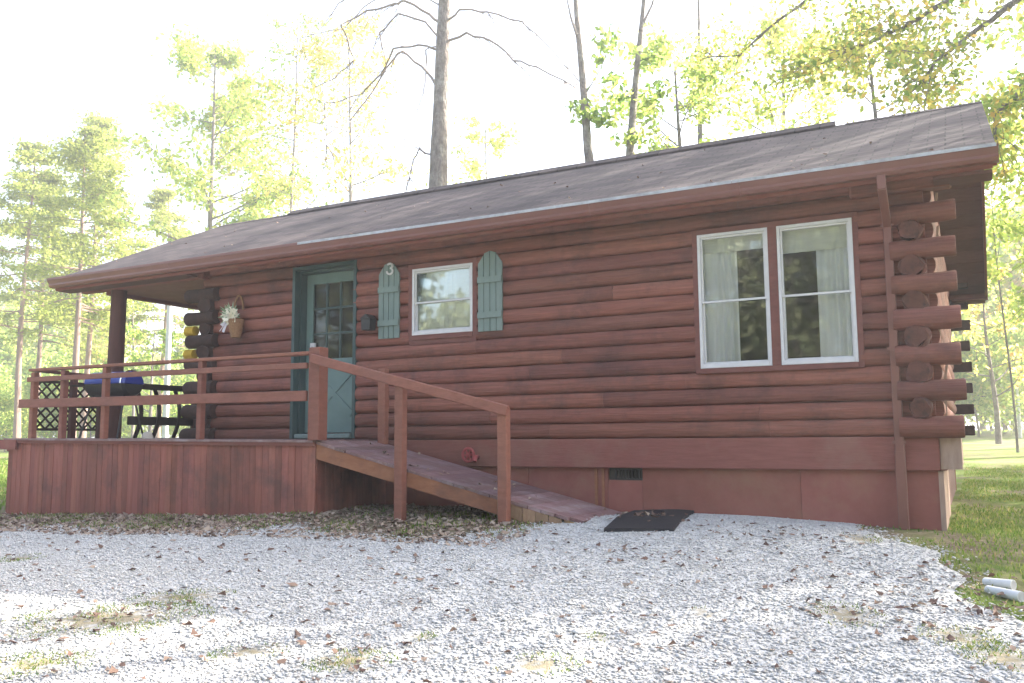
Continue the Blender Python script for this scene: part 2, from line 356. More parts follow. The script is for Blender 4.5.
def gravelmat():
    m = bpy.data.materials.new('white_gravel'); m.use_nodes = True; nt = m.node_tree; N = nt.nodes; L = nt.links
    b = N['Principled BSDF']; b.inputs['Roughness'].default_value = .9; b.inputs['Specular IOR Level'].default_value = .15
    tc = N.new('ShaderNodeTexCoord')
    vo = N.new('ShaderNodeTexVoronoi'); vo.inputs['Scale'].default_value = 75; L.new(tc.outputs['Object'], vo.inputs['Vector'])
    sep = N.new('ShaderNodeSeparateColor'); L.new(vo.outputs['Color'], sep.inputs[0])
    c = N.new('ShaderNodeValToRGB'); e = c.color_ramp.elements; e[0].color = (.35, .342, .33, 1); e[1].color = (.60, .595, .58, 1); e.new(.35).color = (.48, .475, .465, 1)
    L.new(sep.outputs[0], c.inputs[0])
    nz = N.new('ShaderNodeTexNoise'); nz.inputs['Scale'].default_value = 2.2; nz.inputs['Detail'].default_value = 8; nz.inputs['Roughness'].default_value = .7; L.new(tc.outputs['Object'], nz.inputs['Vector'])
    c2 = N.new('ShaderNodeValToRGB'); c2.color_ramp.elements[0].position = .56; c2.color_ramp.elements[1].position = .75; L.new(nz.outputs['Fac'], c2.inputs[0])
    mu = N.new('ShaderNodeMath'); mu.operation = 'MULTIPLY'; mu.inputs[1].default_value = .45; L.new(c2.outputs[0], mu.inputs[0])
    a = N.new('ShaderNodeAttribute'); a.attribute_name = 'tint'
    n5 = N.new('ShaderNodeTexNoise'); n5.inputs['Scale'].default_value = 16; n5.inputs['Detail'].default_value = 6; L.new(tc.outputs['Object'], n5.inputs['Vector'])
    m5 = N.new('ShaderNodeMath'); m5.operation = 'MULTIPLY_ADD'; L.new(n5.outputs['Fac'], m5.inputs[0]); m5.inputs[1].default_value = 1.6; m5.inputs[2].default_value = -.95
    ad = N.new('ShaderNodeMath'); ad.operation = 'ADD'; L.new(a.outputs['Fac'], ad.inputs[0]); L.new(m5.outputs[0], ad.inputs[1])
    r5 = N.new('ShaderNodeMapRange'); r5.inputs[1].default_value = .15; r5.inputs[2].default_value = .75; L.new(ad.outputs[0], r5.inputs[0])
    mxx = N.new('ShaderNodeMath'); mxx.operation = 'MAXIMUM'; L.new(mu.outputs[0], mxx.inputs[0]); L.new(r5.outputs[0], mxx.inputs[1])
    cs = N.new('ShaderNodeValToRGB'); e = cs.color_ramp.elements; e[0].position = .35; e[0].color = (.12, .105, .06, 1); e[1].position = .65; e[1].color = (.30, .26, .18, 1); L.new(n5.outputs['Fac'], cs.inputs[0])
    mx = N.new('ShaderNodeMix'); mx.data_type = 'RGBA'; L.new(mxx.outputs[0], mx.inputs['Factor']); L.new(c.outputs[0], mx.inputs['A']); L.new(cs.outputs[0], mx.inputs['B'])
    L.new(mx.outputs['Result'], b.inputs['Base Color'])
    bp = N.new('ShaderNodeBump'); bp.inputs['Strength'].default_value = .4; bp.inputs['Distance'].default_value = .008; bp.invert = True
    L.new(vo.outputs['Distance'], bp.inputs['Height']); L.new(bp.outputs[0], b.inputs['Normal'])
    return m
X = np.arange(-16, 3.0, .07); Y = np.arange(-10, .05, .07)
gx, gy = np.meshgrid(X, Y, indexing='ij'); mk = gravel_mask(gx, gy)
gz = hgt(gx, gy)+np.clip(mk*.25, -.03, .014)+.0008*RNG.standard_normal(gx.shape)
V = np.stack([gx, gy, gz], -1).reshape(-1, 3); nx, ny = gx.shape; I = np.arange(nx*ny).reshape(nx, ny)
Q = np.stack([I[:-1, :-1], I[1:, :-1], I[1:, 1:], I[:-1, 1:]], -1).reshape(-1, 4)
keep = (mk.reshape(-1)[Q] > -.12).any(1)
Q = Q[keep]; used, inv = np.unique(Q, return_inverse=True); V2 = V[used]; Q = inv.reshape(-1, 4)
tag(npmesh('gravel_drive', V2, Q, gravelmat(), patch_val(V2[:, 0], V2[:, 1]), smooth=True), kind='structure')

def view_pts(n, ymin=-8.2, ymax=-.05, power=1.0, xmin=None, xmax=None):
    """ground points inside a wedge somewhat wider than the camera's"""
    y = ymin+(ymax-ymin)*RNG.random(n)**power
    d = y-CAM[1]
    a = RNG.uniform(-1.72, .14, n)
    x = CAM[0]+a*(d+.4)
    ok = (x > -16)&(x < 3)
    return x[ok], y[ok]
# loose stones
x, y = view_pts(290000, power=1.0)
mk = gravel_mask(x, y)+.12*RNG.standard_normal(len(x)); pv = patch_val(x, y)*.8+.6*RNG.random(len(x))**2
ok = (mk > .0)&(pv < .62)&(y < -.08); x = x[ok]; y = y[ok]; n = len(x)
s = np.abs(RNG.normal(.004, .0042, n))+.0032
z = hgt(x, y)+.014+s*.25
base = np.array([[1, 0, 0], [0, 1, 0], [-1, 0, 0], [0, -1, 0], [0, 0, .8], [0, 0, -.6]])
ang = RNG.uniform(0, 2*PI, n); c = np.cos(ang); t = np.sin(ang)
P = base[None]*(1+.35*RNG.standard_normal((n, 6, 1)))+.18*RNG.standard_normal((n, 6, 3)); P *= s[:, None, None]
P = np.stack([P[..., 0]*c[:, None]-P[..., 1]*t[:, None], P[..., 0]*t[:, None]+P[..., 1]*c[:, None], P[..., 2]*.75], -1)
P[..., 2] *= .8
V = (P+np.stack([x, y, z], -1)[:, None]).reshape(-1, 3)
fb = np.array([[0, 1, 4], [1, 2, 4], [2, 3, 4], [3, 0, 4], [1, 0, 5], [2, 1, 5], [3, 2, 5], [0, 3, 5]])
Fc = (fb[None]+6*np.arange(n)[:, None, None]).reshape(-1, 3)
tn = np.repeat(np.clip(RNG.normal(.58, .2, n), 0, 1), 6)
tag(npmesh('loose_gravel', V, Fc, M['stone'], tn), 'loose pale limestone chips strewn over the white gravel drive', 'gravel', kind='stuff')

# fallen leaves
def leaves_on(name, x, y, z, s, label, tmean=.45, cat='fallen leaves', lift=.02):
    n = len(x); ang = RNG.uniform(0, 2*PI, n); c = np.cos(ang)[:, None]; t = np.sin(ang)[:, None]
    b = np.array([[-1, 0], [-.35, .5], [.45, .42], [1, 0], [.4, -.45], [-.4, -.5]])
    bx = b[:, 0][None]*s[:, None]*(1+.2*RNG.standard_normal((n, 6))); by = b[:, 1][None]*s[:, None]*(1+.25*RNG.standard_normal((n, 6)))
    bz = np.abs(RNG.normal(0, .45, (n, 6)))*s[:, None]
    V = np.stack([x[:, None]+bx*c-by*t, y[:, None]+bx*t+by*c, z[:, None]+lift+bz], -1).reshape(-1, 3)
    f = np.array([[0, 1, 2], [0, 2, 3], [0, 3, 4], [0, 4, 5]])
    Fc = (f[None]+6*np.arange(n)[:, None, None]).reshape(-1, 3)
    return tag(npmesh(name, V, Fc, M['fallen'], np.repeat(np.clip(RNG.normal(tmean, .25, n), 0, 1), 6)), label, cat, kind='stuff')
x, y = view_pts(1500, power=1.0)
ok = (gravel_mask(x, y) > -.2)&(y < -.1); x = x[ok]; y = y[ok]
# denser drifts
cx = [ground_at(a, b)[:2] for a, b in ((850, 615), (940, 580), (900, 590), (960, 620), (700, 530), (660, 560), (1000, 610), (790, 545), (110, 620), (350, 660))]
dx = np.concatenate([a[0]+RNG.normal(0, .3, 32) for a in cx]); dy = np.concatenate([a[1]+RNG.normal(0, .22, 32) for a in cx])
ok = dy < -.12; x = np.concatenate([x, dx[ok]]); y = np.concatenate([y, dy[ok]])
leaves_on('fallen_leaves', x, y, hgt(x, y), RNG.uniform(.012, .034, len(x)), 'brown and tan dry leaves scattered over the white gravel')
n = 9000; x = RNG.uniform(-13, -3.2, n); y = np.where(x > -5.95, RNG.uniform(-2.5, -.2, n), RNG.uniform(-2.6, -1.36, n))
leaves_on('leaf_litter', x, y, hgt(x, y), RNG.uniform(.015, .04, n), 'dense brown leaf litter along the foot of the deck skirting', .85, 'leaf litter', .008)

# grass
def grass(name, x, y, hh, label, tm=.4, sd=.22, w=.006):
    n = len(x); z = hgt(x, y); h = hh*RNG.uniform(.5, 1.2, n); a = RNG.uniform(0, 2*PI, n); lean = RNG.uniform(.1, .8, n)*h; b = RNG.uniform(0, 2*PI, n)
    wx = np.cos(a)*w; wy = np.sin(a)*w; lx = np.cos(b)*lean; ly = np.sin(b)*lean
    z0 = z-.004
    V = np.stack([np.stack([x-wx, y-wy, z0], -1), np.stack([x+wx, y+wy, z0], -1), np.stack([x+wx*.7+lx*.35, y+wy*.7+ly*.35, z0+h*.6], -1),
                  np.stack([x-wx*.7+lx*.35, y-wy*.7+ly*.35, z0+h*.6], -1), np.stack([x+lx, y+ly, z0+h*.95], -1)], 1).reshape(-1, 3)
    f = np.array([[0, 1, 2], [0, 2, 3], [3, 2, 4]]); Fc = (f[None]+5*np.arange(n)[:, None, None]).reshape(-1, 3)
    return tag(npmesh(name, V, Fc, M['grass'], np.repeat(np.clip(RNG.normal(tm, sd, n), 0, 1), 5)), label, 'grass', kind='stuff')
def clump(x, y, fq=1.7, seed=0):
    return np.array([noise.noise(Vector((a*fq, b*fq, seed))) for a, b in zip(x, y)])
n = 90000; x = RNG.uniform(-.9, 6, n); y = -4.5+RNG.random(n)*20
ok = (gravel_mask(x, y) < -.02)&~((x < .05)&(y > -.06))&(x < (y+9.2)*.2+.6); x = x[ok]; y = y[ok]
c = clump(x, y, .9, 3); ok = c > -.10+.7*(RNG.random(len(x))-.5); grass('side_lawn_grass', x[ok], y[ok], .042, 'green grass growing beside the right-hand corner of the cabin', .56, .22, .006)
n = 9000; x = RNG.uniform(-13, -3.2, n); y = np.where(x > -5.9, RNG.uniform(-2.2, -.8, n), RNG.uniform(-2.3, -1.34, n))
c = clump(x, y, 2.2, 5); ok = c > .05+.3*(RNG.random(n)-.5); grass('weed_strip_grass', x[ok], y[ok], .06, 'sparse weedy grass along the foot of the deck skirting', .5, .25, .005)
px = []; py = []
for a, b, r, s_ in PATCH:
    k = int(5200*r*s_*3)+110; q = np.sqrt(RNG.random(k)); g = RNG.uniform(0, 2*PI, k); u = q*np.cos(g)*r*.75; w = q*np.sin(g)*s_*1.2
    px.append(a+u*math.cos(YAW)-w*math.sin(YAW)); py.append(b+u*math.sin(YAW)+w*math.cos(YAW))
px = np.concatenate(px); py = np.concatenate(py); c = clump(px, py, 4, 9); ok = c > .0+.5*(RNG.random(len(px))-.5)
grass('gravel_patch_grass', px[ok], py[ok], .035, 'short tufts of grass and moss breaking through the gravel', .55, .28, .004)
n = 26000; x = RNG.uniform(-40, -11.9, n); y = RNG.uniform(-3, 14, n); ok = gravel_mask(x, y) < 0; x = x[ok]; y = y[ok]
grass('yard_grass', x, y, .11, 'sunlit grass of the yard beyond the left end of the deck', .5, .22, .016)

# ------------------------------------------------------------------ THE CABIN
LX = -9.12; D = 6.4; EY, EZ = -.40, 3.26; RY = 2.9; SL = .464; RZ = EZ+(RY-EY)*SL; RX0, RX1 = -11.88, .60; REY = 6.62; REZ = RZ-(REY-RY)*SL
cabin = empty('log_cabin', (-4.5, 3, 0), 'single-storey red-stained log cabin with shingle roof, teal door and shutters, numbered 3', 'cabin')
DECKZ = lambda x: .825+(.885-.825)*(-6-x)/5.4
CH = .1635; Z0 = .82
openings = [(-7.45, -6.50, .80, 3.03), (-5.66, -4.73, 2.03, 2.90), (-2.15, -.60, 1.51, 2.885)]
def log_run(mb, u0, u1, zc, h, mp, bulge=.070, step=.22, back=.13):
    """one half-round log from u0 to u1; mp(u, n, z) places it (n outward)"""
    mb.rnd(.72, 1.16)
    k = max(2, int(abs(u1-u0)/step)+1); us = np.linspace(u0, u1, k); prof = []
    sd = random.uniform(0, 100)
    for j in range(9):
        a = -PI/2+PI*j/8
        prof.append((math.cos(a)**.62 if abs(math.cos(a)) > 1e-6 else 0, math.sin(a)))
    vs = []
    for u in us:
        w = noise.noise(Vector((u*.7, sd, 0)))*.010; w2 = noise.noise(Vector((u*.6, sd, 5)))*.006
        for c, s_ in prof:
            kn = noise.noise(Vector((u*3, s_*1.5, sd)))*.006
            vs.append(mp(u, c*(bulge+w)+kn*c, zc+s_*h/2*1.02+w2))
        vs.append(mp(u, -back, zc+h/2)); vs.append(mp(u, -back, zc-h/2))
    n = 11; fs = []
    for i in range(k-1):
        for j in range(n): fs.append((i*n+j, i*n+(j+1) % n, i*n+n+(j+1) % n, i*n+n+j))
    fs += [tuple(range(n-1, -1, -1)), tuple(range((k-1)*n, k*n))]
    mb.add(vs, fs)
def log_wall(name, U0, U1, mp, opens, label=None):
    mb = MB(); c = 0; z = Z0
    while z < 3.22:
        zc = z+CH/2; h = min(CH, 3.26-z)
        iv = [(U0, U1)]
        for a, b, p, q in opens:
            if min(z+CH, q)-max(z, p) > .35*CH:
                nv = []
                for s_, e in iv:
                    if b <= s_ or a >= e: nv.append((s_, e)); continue
                    if a > s_: nv.append((s_, a))
                    if b < e: nv.append((b, e))
                iv = nv
        for s_, e in iv:
            cuts = [s_]; p = s_+random.uniform(1.6, 4.6)
            while p < e-.8: cuts.append(p); p += random.uniform(2.2, 4.8)
            cuts.append(e)
            for a, b in zip(cuts[:-1], cuts[1:]): log_run(mb, a+.0015, b-.0015, zc, CH-.002, mp)
        z += CH; c += 1
    return part(mb, name, M['log'], cabin, True)
log_wall('log_wall', LX, 0, lambda u, n, z: (u, -n, z), openings)
log_wall('log_wall', 0.02, D, lambda u, n, z: (n, u, z), [])
log_wall('log_wall', 0.02, D, lambda u, n, z: (LX-n, u, z), [])
log_wall('log_wall', LX, 0, lambda u, n, z: (u, D+n, z), [])
# gable boards
def gable(x0, x1):
    mb = MB(); k = 16; y0 = -.1; y1 = 6.1
    for i in range(k):
        mb.rnd(); a = y0+(y1-y0)*i/k; b = a+(y1-y0)/k-.006
        za = min(EZ+(a-EY)*SL, RZ-(a-RY)*SL)-.17; zb = min(EZ+(b-EY)*SL, RZ-(b-RY)*SL)-.17
        zm = 3.245
        if a < RY < b: pts = [(a, zm), (b, zm), (b, zb), (RY, RZ-.17), (a, za)]
        else: pts = [(a, zm), (b, zm), (b, max(zb, zm+.01)), (a, max(za, zm+.01))]
        mb.prism(pts, x0, x1, 'x')
    return part(mb, 'gable_boards', M['board'], cabin)
gable(-.10, -.03); gable(-11.30, -11.24)
# sill beams
mb = MB(); mb.cur = (.92, .92, .95)
xs = [LX-.02, -7.3, -4.35, -.02+.03]
for a, b in zip(xs[:-1], xs[1:]): mb.rnd(.86, .98); mb.bar((a+.002, -.02, .665), (b-.002, -.02, .665), .09, .305, (0, 1, 0), .008)
mb.rnd(.85, .95); mb.bar((.02, .03, .665), (.02, D, .665), .09, .305, (1, 0, 0), .008)
mb.bar((LX, .03, .665), (LX, D, .665), .09, .305, (1, 0, 0), .008); mb.bar((LX, D, .665), (0, D, .665), .09, .305, (0, 1, 0), .008)
part(mb, 'sill_beam', M['board'], cabin)
# foundation skirting sheets
mb = MB()
def sk(x0, x1, z0=-.45, z1=.512): mb.rnd(.9, 1.12); mb.box(x0+.002, x1-.002, .0, .025, z0, z1)
for a, b in ((LX, -7.2), (-7.2, -5.6), (-5.6, -4.1), (-4.1, -3.28), (-3.28, -3.16), (-2.78, -1.2), (-1.2, -.01)): sk(a, b)
mb.box(-3.158, -2.782, .0, .025, -.45, .385)
sd2 = MB(); sd2.box(-.035, -.01, .03, 2.2, -.45, .51); sd2.box(-.035, -.01, 2.75, D, -.45, .51); parts(sd2, 'side_skirting', M['post'], cabin)
mb.box(LX, LX+.03, .03, D, -.45, .51); mb.box(LX, 0, D-.03, D, -.45, .51)
part(mb, 'foundation_skirting', M['sheet'], cabin)
mb = MB(); mb.box(-.012, .030, -.012, .012, -.3, .508); mb.box(.0, .028, .10, .9, -.3, .50); mb.box(-.01, .02, 1.25, 1.9, -.3, .50)  # right-hand side faces, the sun on them put into their tan colour
mb.rnd(); mb.box(.014, .185, -.03, .022, .525, .80); mb.box(.078, .18, .14, 1.2, .54, .79)
parts(mb, 'sunlit_corner_board', M['tan'], cabin, label='corner board at the right-hand end of the skirting, sunlight painted into its tan')
mb = MB(); mb.box(-3.23, -3.20, -.012, .0, -.1, .50); mb.box(-3.31, -3.28, -.012, .0, -.1, .50)
parts(mb, 'skirting_batten', M['stringer'], cabin)
# foundation vent
vent = MB(); vent.box(-3.075, -2.785, -.004, .02, .385, .405); vent.box(-3.075, -2.785, -.004, .02, .492, .512)
for i in range(9): u = -3.075+.29*i/8; vent.box(u-.005, u+.005, -.003, .018, .405, .492)
vo = part(vent, 'foundation_vent', M['black'], cabin)
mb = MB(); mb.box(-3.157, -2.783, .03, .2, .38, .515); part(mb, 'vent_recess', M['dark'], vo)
# corner logs
KZ = [.90+.3235*k for k in range(7)]
def corner(xc, sgn, dark=False):
    lg = MB(); en = MB()
    for i, z in enumerate(KZ):
        r = random.uniform(.094, .104); lg.rnd(.66, .92); ex = xc+sgn*random.uniform(.22, .27)
        a = xc-sgn*.30; j = random.uniform(-.008, .008)
        dj = random.uniform(-.012, .012); lg.tube([(a, -.085, z+j), (a+sgn*.12, -.083, z), (a+sgn*.25, -.087+dj, z+dj), (ex-sgn*.10, -.085, z), (ex-sgn*.012, -.085, z+j), (ex, -.085, z+j)], [r*.97, r, r*random.uniform(.95, 1.04), r*random.uniform(.95, 1.03), r, r*.93], 18, wob=.018)
        # side-wall log between, its end facing out
        if i < len(KZ)-1:
            z2 = z+.3235/2+.005; r2 = random.uniform(.098, .116); en.rnd(.8, 1.2)
            y1 = -.135-random.uniform(0, .05)
            en.tube([(xc-sgn*.115, .2, z2), (xc-sgn*.115, y1+.02, z2), (xc-sgn*.12, y1, z2-.005)], [r2, r2, r2*.86], 14, wob=.11)
    tb = MB(); tb.rnd(.8, .95); tb.bar((xc-sgn*(.62 if not dark else .1), -.085, 3.14), (xc+sgn*.24, -.085, 3.14), .19, .175, (0, 1, 0), .02); part(tb, 'corner_log', M['log'], cabin)
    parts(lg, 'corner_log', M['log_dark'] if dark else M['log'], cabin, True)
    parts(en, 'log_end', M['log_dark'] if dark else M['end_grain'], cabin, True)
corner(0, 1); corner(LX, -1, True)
# yellow tops on two left log ends
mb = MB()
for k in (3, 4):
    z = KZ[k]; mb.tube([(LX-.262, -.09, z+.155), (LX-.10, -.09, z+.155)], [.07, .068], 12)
parts(mb, 'log_end', M['yellow'], cabin, True, 'yellow log end at the left-hand corner under the porch')
# rear corner ends on the right (square-cut)
mb = MB()
for i in range(8):
    z = .90+.3235*i+(.0)
    mb.rnd(.7, 1); mb.bar((-.2, D-.02, z), (.31+random.uniform(-.02, .03), D-.02, z), .15, .15, (0, 1, 0), .01)
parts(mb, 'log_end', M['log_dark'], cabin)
# tan strips painted in for the sunlit streaks between right corner logs
mb = MB()
for i in range(7):
    z = KZ[i]+.16
    for k in range(3):
        a = .0+.03*k; mb.rnd(.8, 1.2); mb.bar((a+.01, .14+.1*k, z-.11), (a+random.uniform(-.02, .05), .14+.1*k, z+.12), .022, .03, (1, 0, 0))
parts(mb, 'sunlit_streak', M['tan'], cabin)
# ---- roof
def slope_obj(name, material, y0, z0, y1, z1, x0, x1, parent):
    """sheet with its own local frame so the shingle rows follow the slope"""
    L_ = math.hypot(y1-y0, z1-z0); mb = MB(); nx_ = 40; ny_ = 10
    P_ = []
    for i in range(nx_+1):
        for j in range(ny_+1):
            u = (x1-x0)*i/nx_; v = L_*j/ny_; P_.append((u, v, .010*noise.noise(Vector((u*.5, v*.6, 2)))))
    I_ = lambda i, j: i*(ny_+1)+j
    fs = [(I_(i, j), I_(i+1, j), I_(i+1, j+1), I_(i, j+1)) for i in range(nx_) for j in range(ny_)]
    mb.add(P_, fs)
    b = [(0, 0, -.035), (x1-x0, 0, -.035), (x1-x0, L_, -.035), (0, L_, -.035)]
    mb.add(b, [(3, 2, 1, 0)])
    mb.add([P_[I_(i, 0)] for i in range(nx_+1)]+[(P_[I_(i, 0)][0], 0, -.035) for i in range(nx_+1)], [(i, nx_+1+i, nx_+2+i, i+1) for i in range(nx_)])
    for ii in (0, nx_):
        mb.add([P_[I_(ii, j)] for j in range(ny_+1)]+[(P_[I_(ii, j)][0], P_[I_(ii, j)][1], -.035) for j in range(ny_+1)], [(j, j+1, ny_+2+j, ny_+1+j) for j in range(ny_)])
    o = mb.build(name, material, parent); dy = (y1-y0)/L_; dz = (z1-z0)/L_
    m = Matrix(((1, 0, 0, x0), (0, dy, -dz, y0), (0, dz, dy, z0), (0, 0, 0, 1)))
    if dy < 0: m = Matrix(((1, 0, 0, x0), (0, dy, dz, y0), (0, dz, -dy, z0), (0, 0, 0, 1)))
    off = Vector((0, 0, 0)); p = parent
    while p is not None: off += p.location; p = p.parent
    o.matrix_local = Matrix.Translation(-off)@m
    return o
roof = slope_obj('roof', M['shingle'], EY-.03, EZ-.03*SL+.03, RY, RZ+.03, RX0, RX1, cabin); 
# extra sloped pieces are parented to the cabin too
slope_obj('roof', M['shingle'], REY, REZ+.03, RY+.001, RZ+.03, RX0, RX1, cabin)
mb = MB()
for sg, (ya, za) in ((1, (EY, EZ)), (-1, (REY, REZ))):
    for x0, x1 in ((RX0+.04, RX1-.04),):
        n_ = 14
        for i in range(n_):
            mb.rnd(.85, 1.1); a = i/n_; b = (i+1)/n_-.003
            p = lambda t, o: (ya+(RY-ya)*t, za+(RZ-za)*t-.012-o)
            q = [p(a, .0), p(b, .0), p(b, .03), p(a, .03)]; mb.prism(q, x0, x1, 'x')
part(mb, 'soffit', M['soffit'], cabin)
mb = MB()
for x0, x1 in ((RX1-.035, RX1-.002), (RX0+.002, RX0+.035)):
    for ya, za in ((EY, EZ), (REY, REZ)):
        mb.rnd(.85, 1.05); mb.prism([(ya, za+.01), (RY, RZ+.01), (RY, RZ-.15), (ya, za-.15)], x0, x1, 'x')
parts(mb, 'barge_board', M['board'], cabin)
mb = MB()
mb.rnd(); mb.box(RX0+.036, RX1-.036, EY-.012, EY+.012, EZ-.17, EZ-.008)
mb.box(RX0+.036, RX1-.036, REY-.012, REY+.012, REZ-.17, REZ-.008)
parts(mb, 'fascia', M['board'], cabin)
# soffit return boxes at the right-hand rake
mb = MB(); mb.rnd(.8, .9); mb.box(.10, RX1-.04, REY-.5, REY-.02, REZ-.20, REZ-.17); mb.box(.1, RX1-.04, EY+.02, EY+.30, EZ-.20, EZ-.172)
mb.box(RX0+.04, LX+.0, EY+.02, -.17, EZ-.175, EZ-.16)
for i in range(1, 12):
    x = RX0+i*1.05
parts(mb, 'eave_return', M['soffit'], cabin)
# ridge vent
mb = MB(); v0 = -10.2; v1 = -1.07
mb.prism([(RY-.14, RZ-.14*SL+.036), (RY, RZ+.065), (RY+.14, RZ-.14*SL+.036), (RY+.14, RZ-.14*SL+.056), (RY, RZ+.092), (RY-.14, RZ-.14*SL+.062)], v0, v1, 'x')
part(mb, 'ridge_vent', M['shingle'], cabin)
mb = MB()
for a in np.arange(RX0+.02, RX1-.1, .26):
    if v0-.1 < a < v1: continue
    for s_ in (-1, 1):
        mb.rnd(.8, 1.2); mb.prism([(RY, RZ+.040), (RY+s_*.15, RZ-.15*SL+.040), (RY+s_*.15, RZ-.15*SL+.034), (RY, RZ+.034)][::s_], a, min(a+.255, RX1-.001), 'x')
parts(mb, 'ridge_cap', M['shingle'], cabin)
# gutter
gut = MB(); g0, g1 = RX0+.02, RX1+.01; gy0 = EY-.035
prof = [(gy0+.02, EZ-.135), (gy0-.06, EZ-.135), (gy0-.085, EZ-.105), (gy0-.085, EZ-.08), (gy0-.115, EZ-.03), (gy0-.115, EZ-.005), (gy0-.107, EZ-.005), (gy0-.107, EZ-.03), (gy0-.077, EZ-.08), (gy0-.06, EZ-.125), (gy0+.012, EZ-.125)]
segs = [g0, -9.3, -6.2, -3.1, -1.55, g1]
for a, b in zip(segs[:-1], segs[1:]): gut.rnd(.95, 1.05); gut.prism(prof, a, b-.004, 'x')
for x in (g0, g1-.004): gut.prism([(gy0+.02, EZ-.135), (gy0-.06, EZ-.135), (gy0-.085, EZ-.105), (gy0-.085, EZ-.08), (gy0-.115, EZ-.03), (gy0-.115, EZ-.005), (gy0+.02, EZ-.005)], x-.001, x+.005, 'x')
gutter = part(gut, 'gutter', M['gutter'], cabin)
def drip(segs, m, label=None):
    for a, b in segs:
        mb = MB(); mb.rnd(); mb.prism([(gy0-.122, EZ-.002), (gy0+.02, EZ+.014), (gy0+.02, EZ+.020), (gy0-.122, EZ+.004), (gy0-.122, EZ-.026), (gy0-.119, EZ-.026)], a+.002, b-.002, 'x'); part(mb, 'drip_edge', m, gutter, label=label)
drip([(RX0+.03, -8.9), (-8.9, -7.0)], M['gutter']); drip([(-7.0, -5.5), (-5.5, -3.4), (-3.4, -1.62), (-1.62, RX1)], M['drip'], 'metal drip edge, its paleness a painted sky reflection')  # sky reflection painted as a pale right-hand run, left run plain brown
# downspout
mb = MB(); dxp = -.31
mb.bar((dxp, gy0-.05, EZ-.13), (dxp, gy0-.05, EZ-.26), .075, .055, (1, 0, 0), .006)
mb.bar((dxp, gy0-.045, EZ-.24), (dxp, -.105, EZ-.50), .074, .054, (1, 0, 0), .006)
mb.bar((dxp, -.095, EZ-.46), (dxp, -.095, 1.2), .075, .055, (1, 0, 0), .006); mb.rnd(.8, .9); mb.bar((dxp, -.095, 1.22), (dxp, -.095, .67), .079, .059, (1, 0, 0), .006)
mb.cur = (.85, .85, .85); mb.bar((dxp, -.095, .69), (dxp, -.095, -.03), .086, .062, (1, 0, 0), .006)
ds = part(mb, 'downspout', M['gutter'], cabin)
mb = MB()
for z in (2.75, 1.6, .75): mb.box(dxp-.055, dxp+.055, -.128, -.122, z, z+.03)
parts(mb, 'strap', M['gutter'], ds)
# porch: ceiling, beams, post
mb = MB()
for i in range(20):
    mb.rnd(.85, 1.1); y0 = -.10+i*.325; mb.box(-11.22, LX-.07, y0, y0+.32, 3.10, 3.115)
part(mb, 'porch_ceiling', M['board'], cabin)
mb = MB(); mb.rnd(.9, 1); mb.bar((-11.72, -.02, 3.165), (LX-.28, -.02, 3.165), .11, .15, (0, 1, 0), .006); mb.bar((-11.27, .05, 3.10), (-11.27, D, 3.10), .08, .11, (1, 0, 0), .006)
mb.bar((-11.9, D, 3.165), (LX-.28, D, 3.165), .11, .15, (0, 1, 0), .006)
parts(mb, 'porch_beam', M['board'], cabin)
for yy in (.04, D-.05):
    mb = MB(); zb = float(DECKZ(-11)); mb.tube([(-11.02, yy, zb), (-11.02, yy, 1.4), (-11.01, yy, 2.3), (-11.0, yy, 3.09)], [.125, .12, .115, .11], 20, wob=.01)
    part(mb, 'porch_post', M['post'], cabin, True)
# ---- windows
def casing(x0, x1, z0, z1, w=.050, d=.070, m=M['board']):
    mb = MB(); mb.rnd(.95, 1.05)
    mb.box(x0-w, x0, -d, .1, z0-w, z1+w); mb.box(x1, x1+w, -d, .1, z0-w, z1+w)
    mb.box(x0+.001, x1-.001, -d, .1, z1, z1+w); mb.box(x0+.001, x1-.001, -d-.015, .1, z0-w, z0)
    return mb
def sash_window(x0, x1, z0, z1, name='window'):
    fw = .028
    mb = MB()
    mb.box(x0, x0+fw, -.070, .06, z0, z1); mb.box(x1-fw, x1, -.070, .06, z0, z1); mb.box(x0+fw+.001, x1-fw-.001, -.070, .06, z1-fw, z1)
    mb.box(x0+fw+.001, x1-fw-.001, -.078, .06, z0, z0+fw*1.5)
    w = part(mb, name, M['white'], cabin)
    zm = (z0+z1)/2-.01; mb = MB(); a = x0+fw+.001; b = x1-fw-.001
    # upper sash (outer), lower sash (inner)
    for (p, q, yy) in ((zm-.012, z1-fw-.001, -.040), (z0+fw*1.5+.001, zm+.012, -.012)):
        mb.box(a, a+.020, yy-.012, yy+.012, p, q); mb.box(b-.020, b, yy-.012, yy+.012, p, q)
        mb.box(a+.021, b-.021, yy-.012, yy+.012, q-.020, q); mb.box(a+.021, b-.021, yy-.012, yy+.012, p, p+.020)
    part(mb, 'sash', M['white'], w)
    for (p, q, yy) in ((zm+.016, z1-fw-.03, -.040), (z0+fw*1.5+.03, zm-.016, -.012)):
        mb = MB(); mb.box(a+.0205, b-.0205, yy-.002, yy+.002, p, q); part(mb, 'pane', M['glass'], w)
    return w
def curtain(x0, x1, z0, z1, y, amp=.018, fq=34, m=M['curtain'], parent=None, name='curtain'):
    n = int((x1-x0)/.008)+2; vs = []
    for i in range(n):
        u = x0+(x1-x0)*i/(n-1); w = amp*math.sin(u*fq*2+math.sin(u*17)*1.4)
        for j in range(5): t = j/4; vs.append((u, y+w*(.6+.4*t), z1+(z0-z1)*t))
    mb = MB(); mb.add(vs, [(i*5+j, i*5+5+j, i*5+6+j, i*5+j+1) for i in range(n-1) for j in range(4)])
    return part(mb, name, m, parent, True)
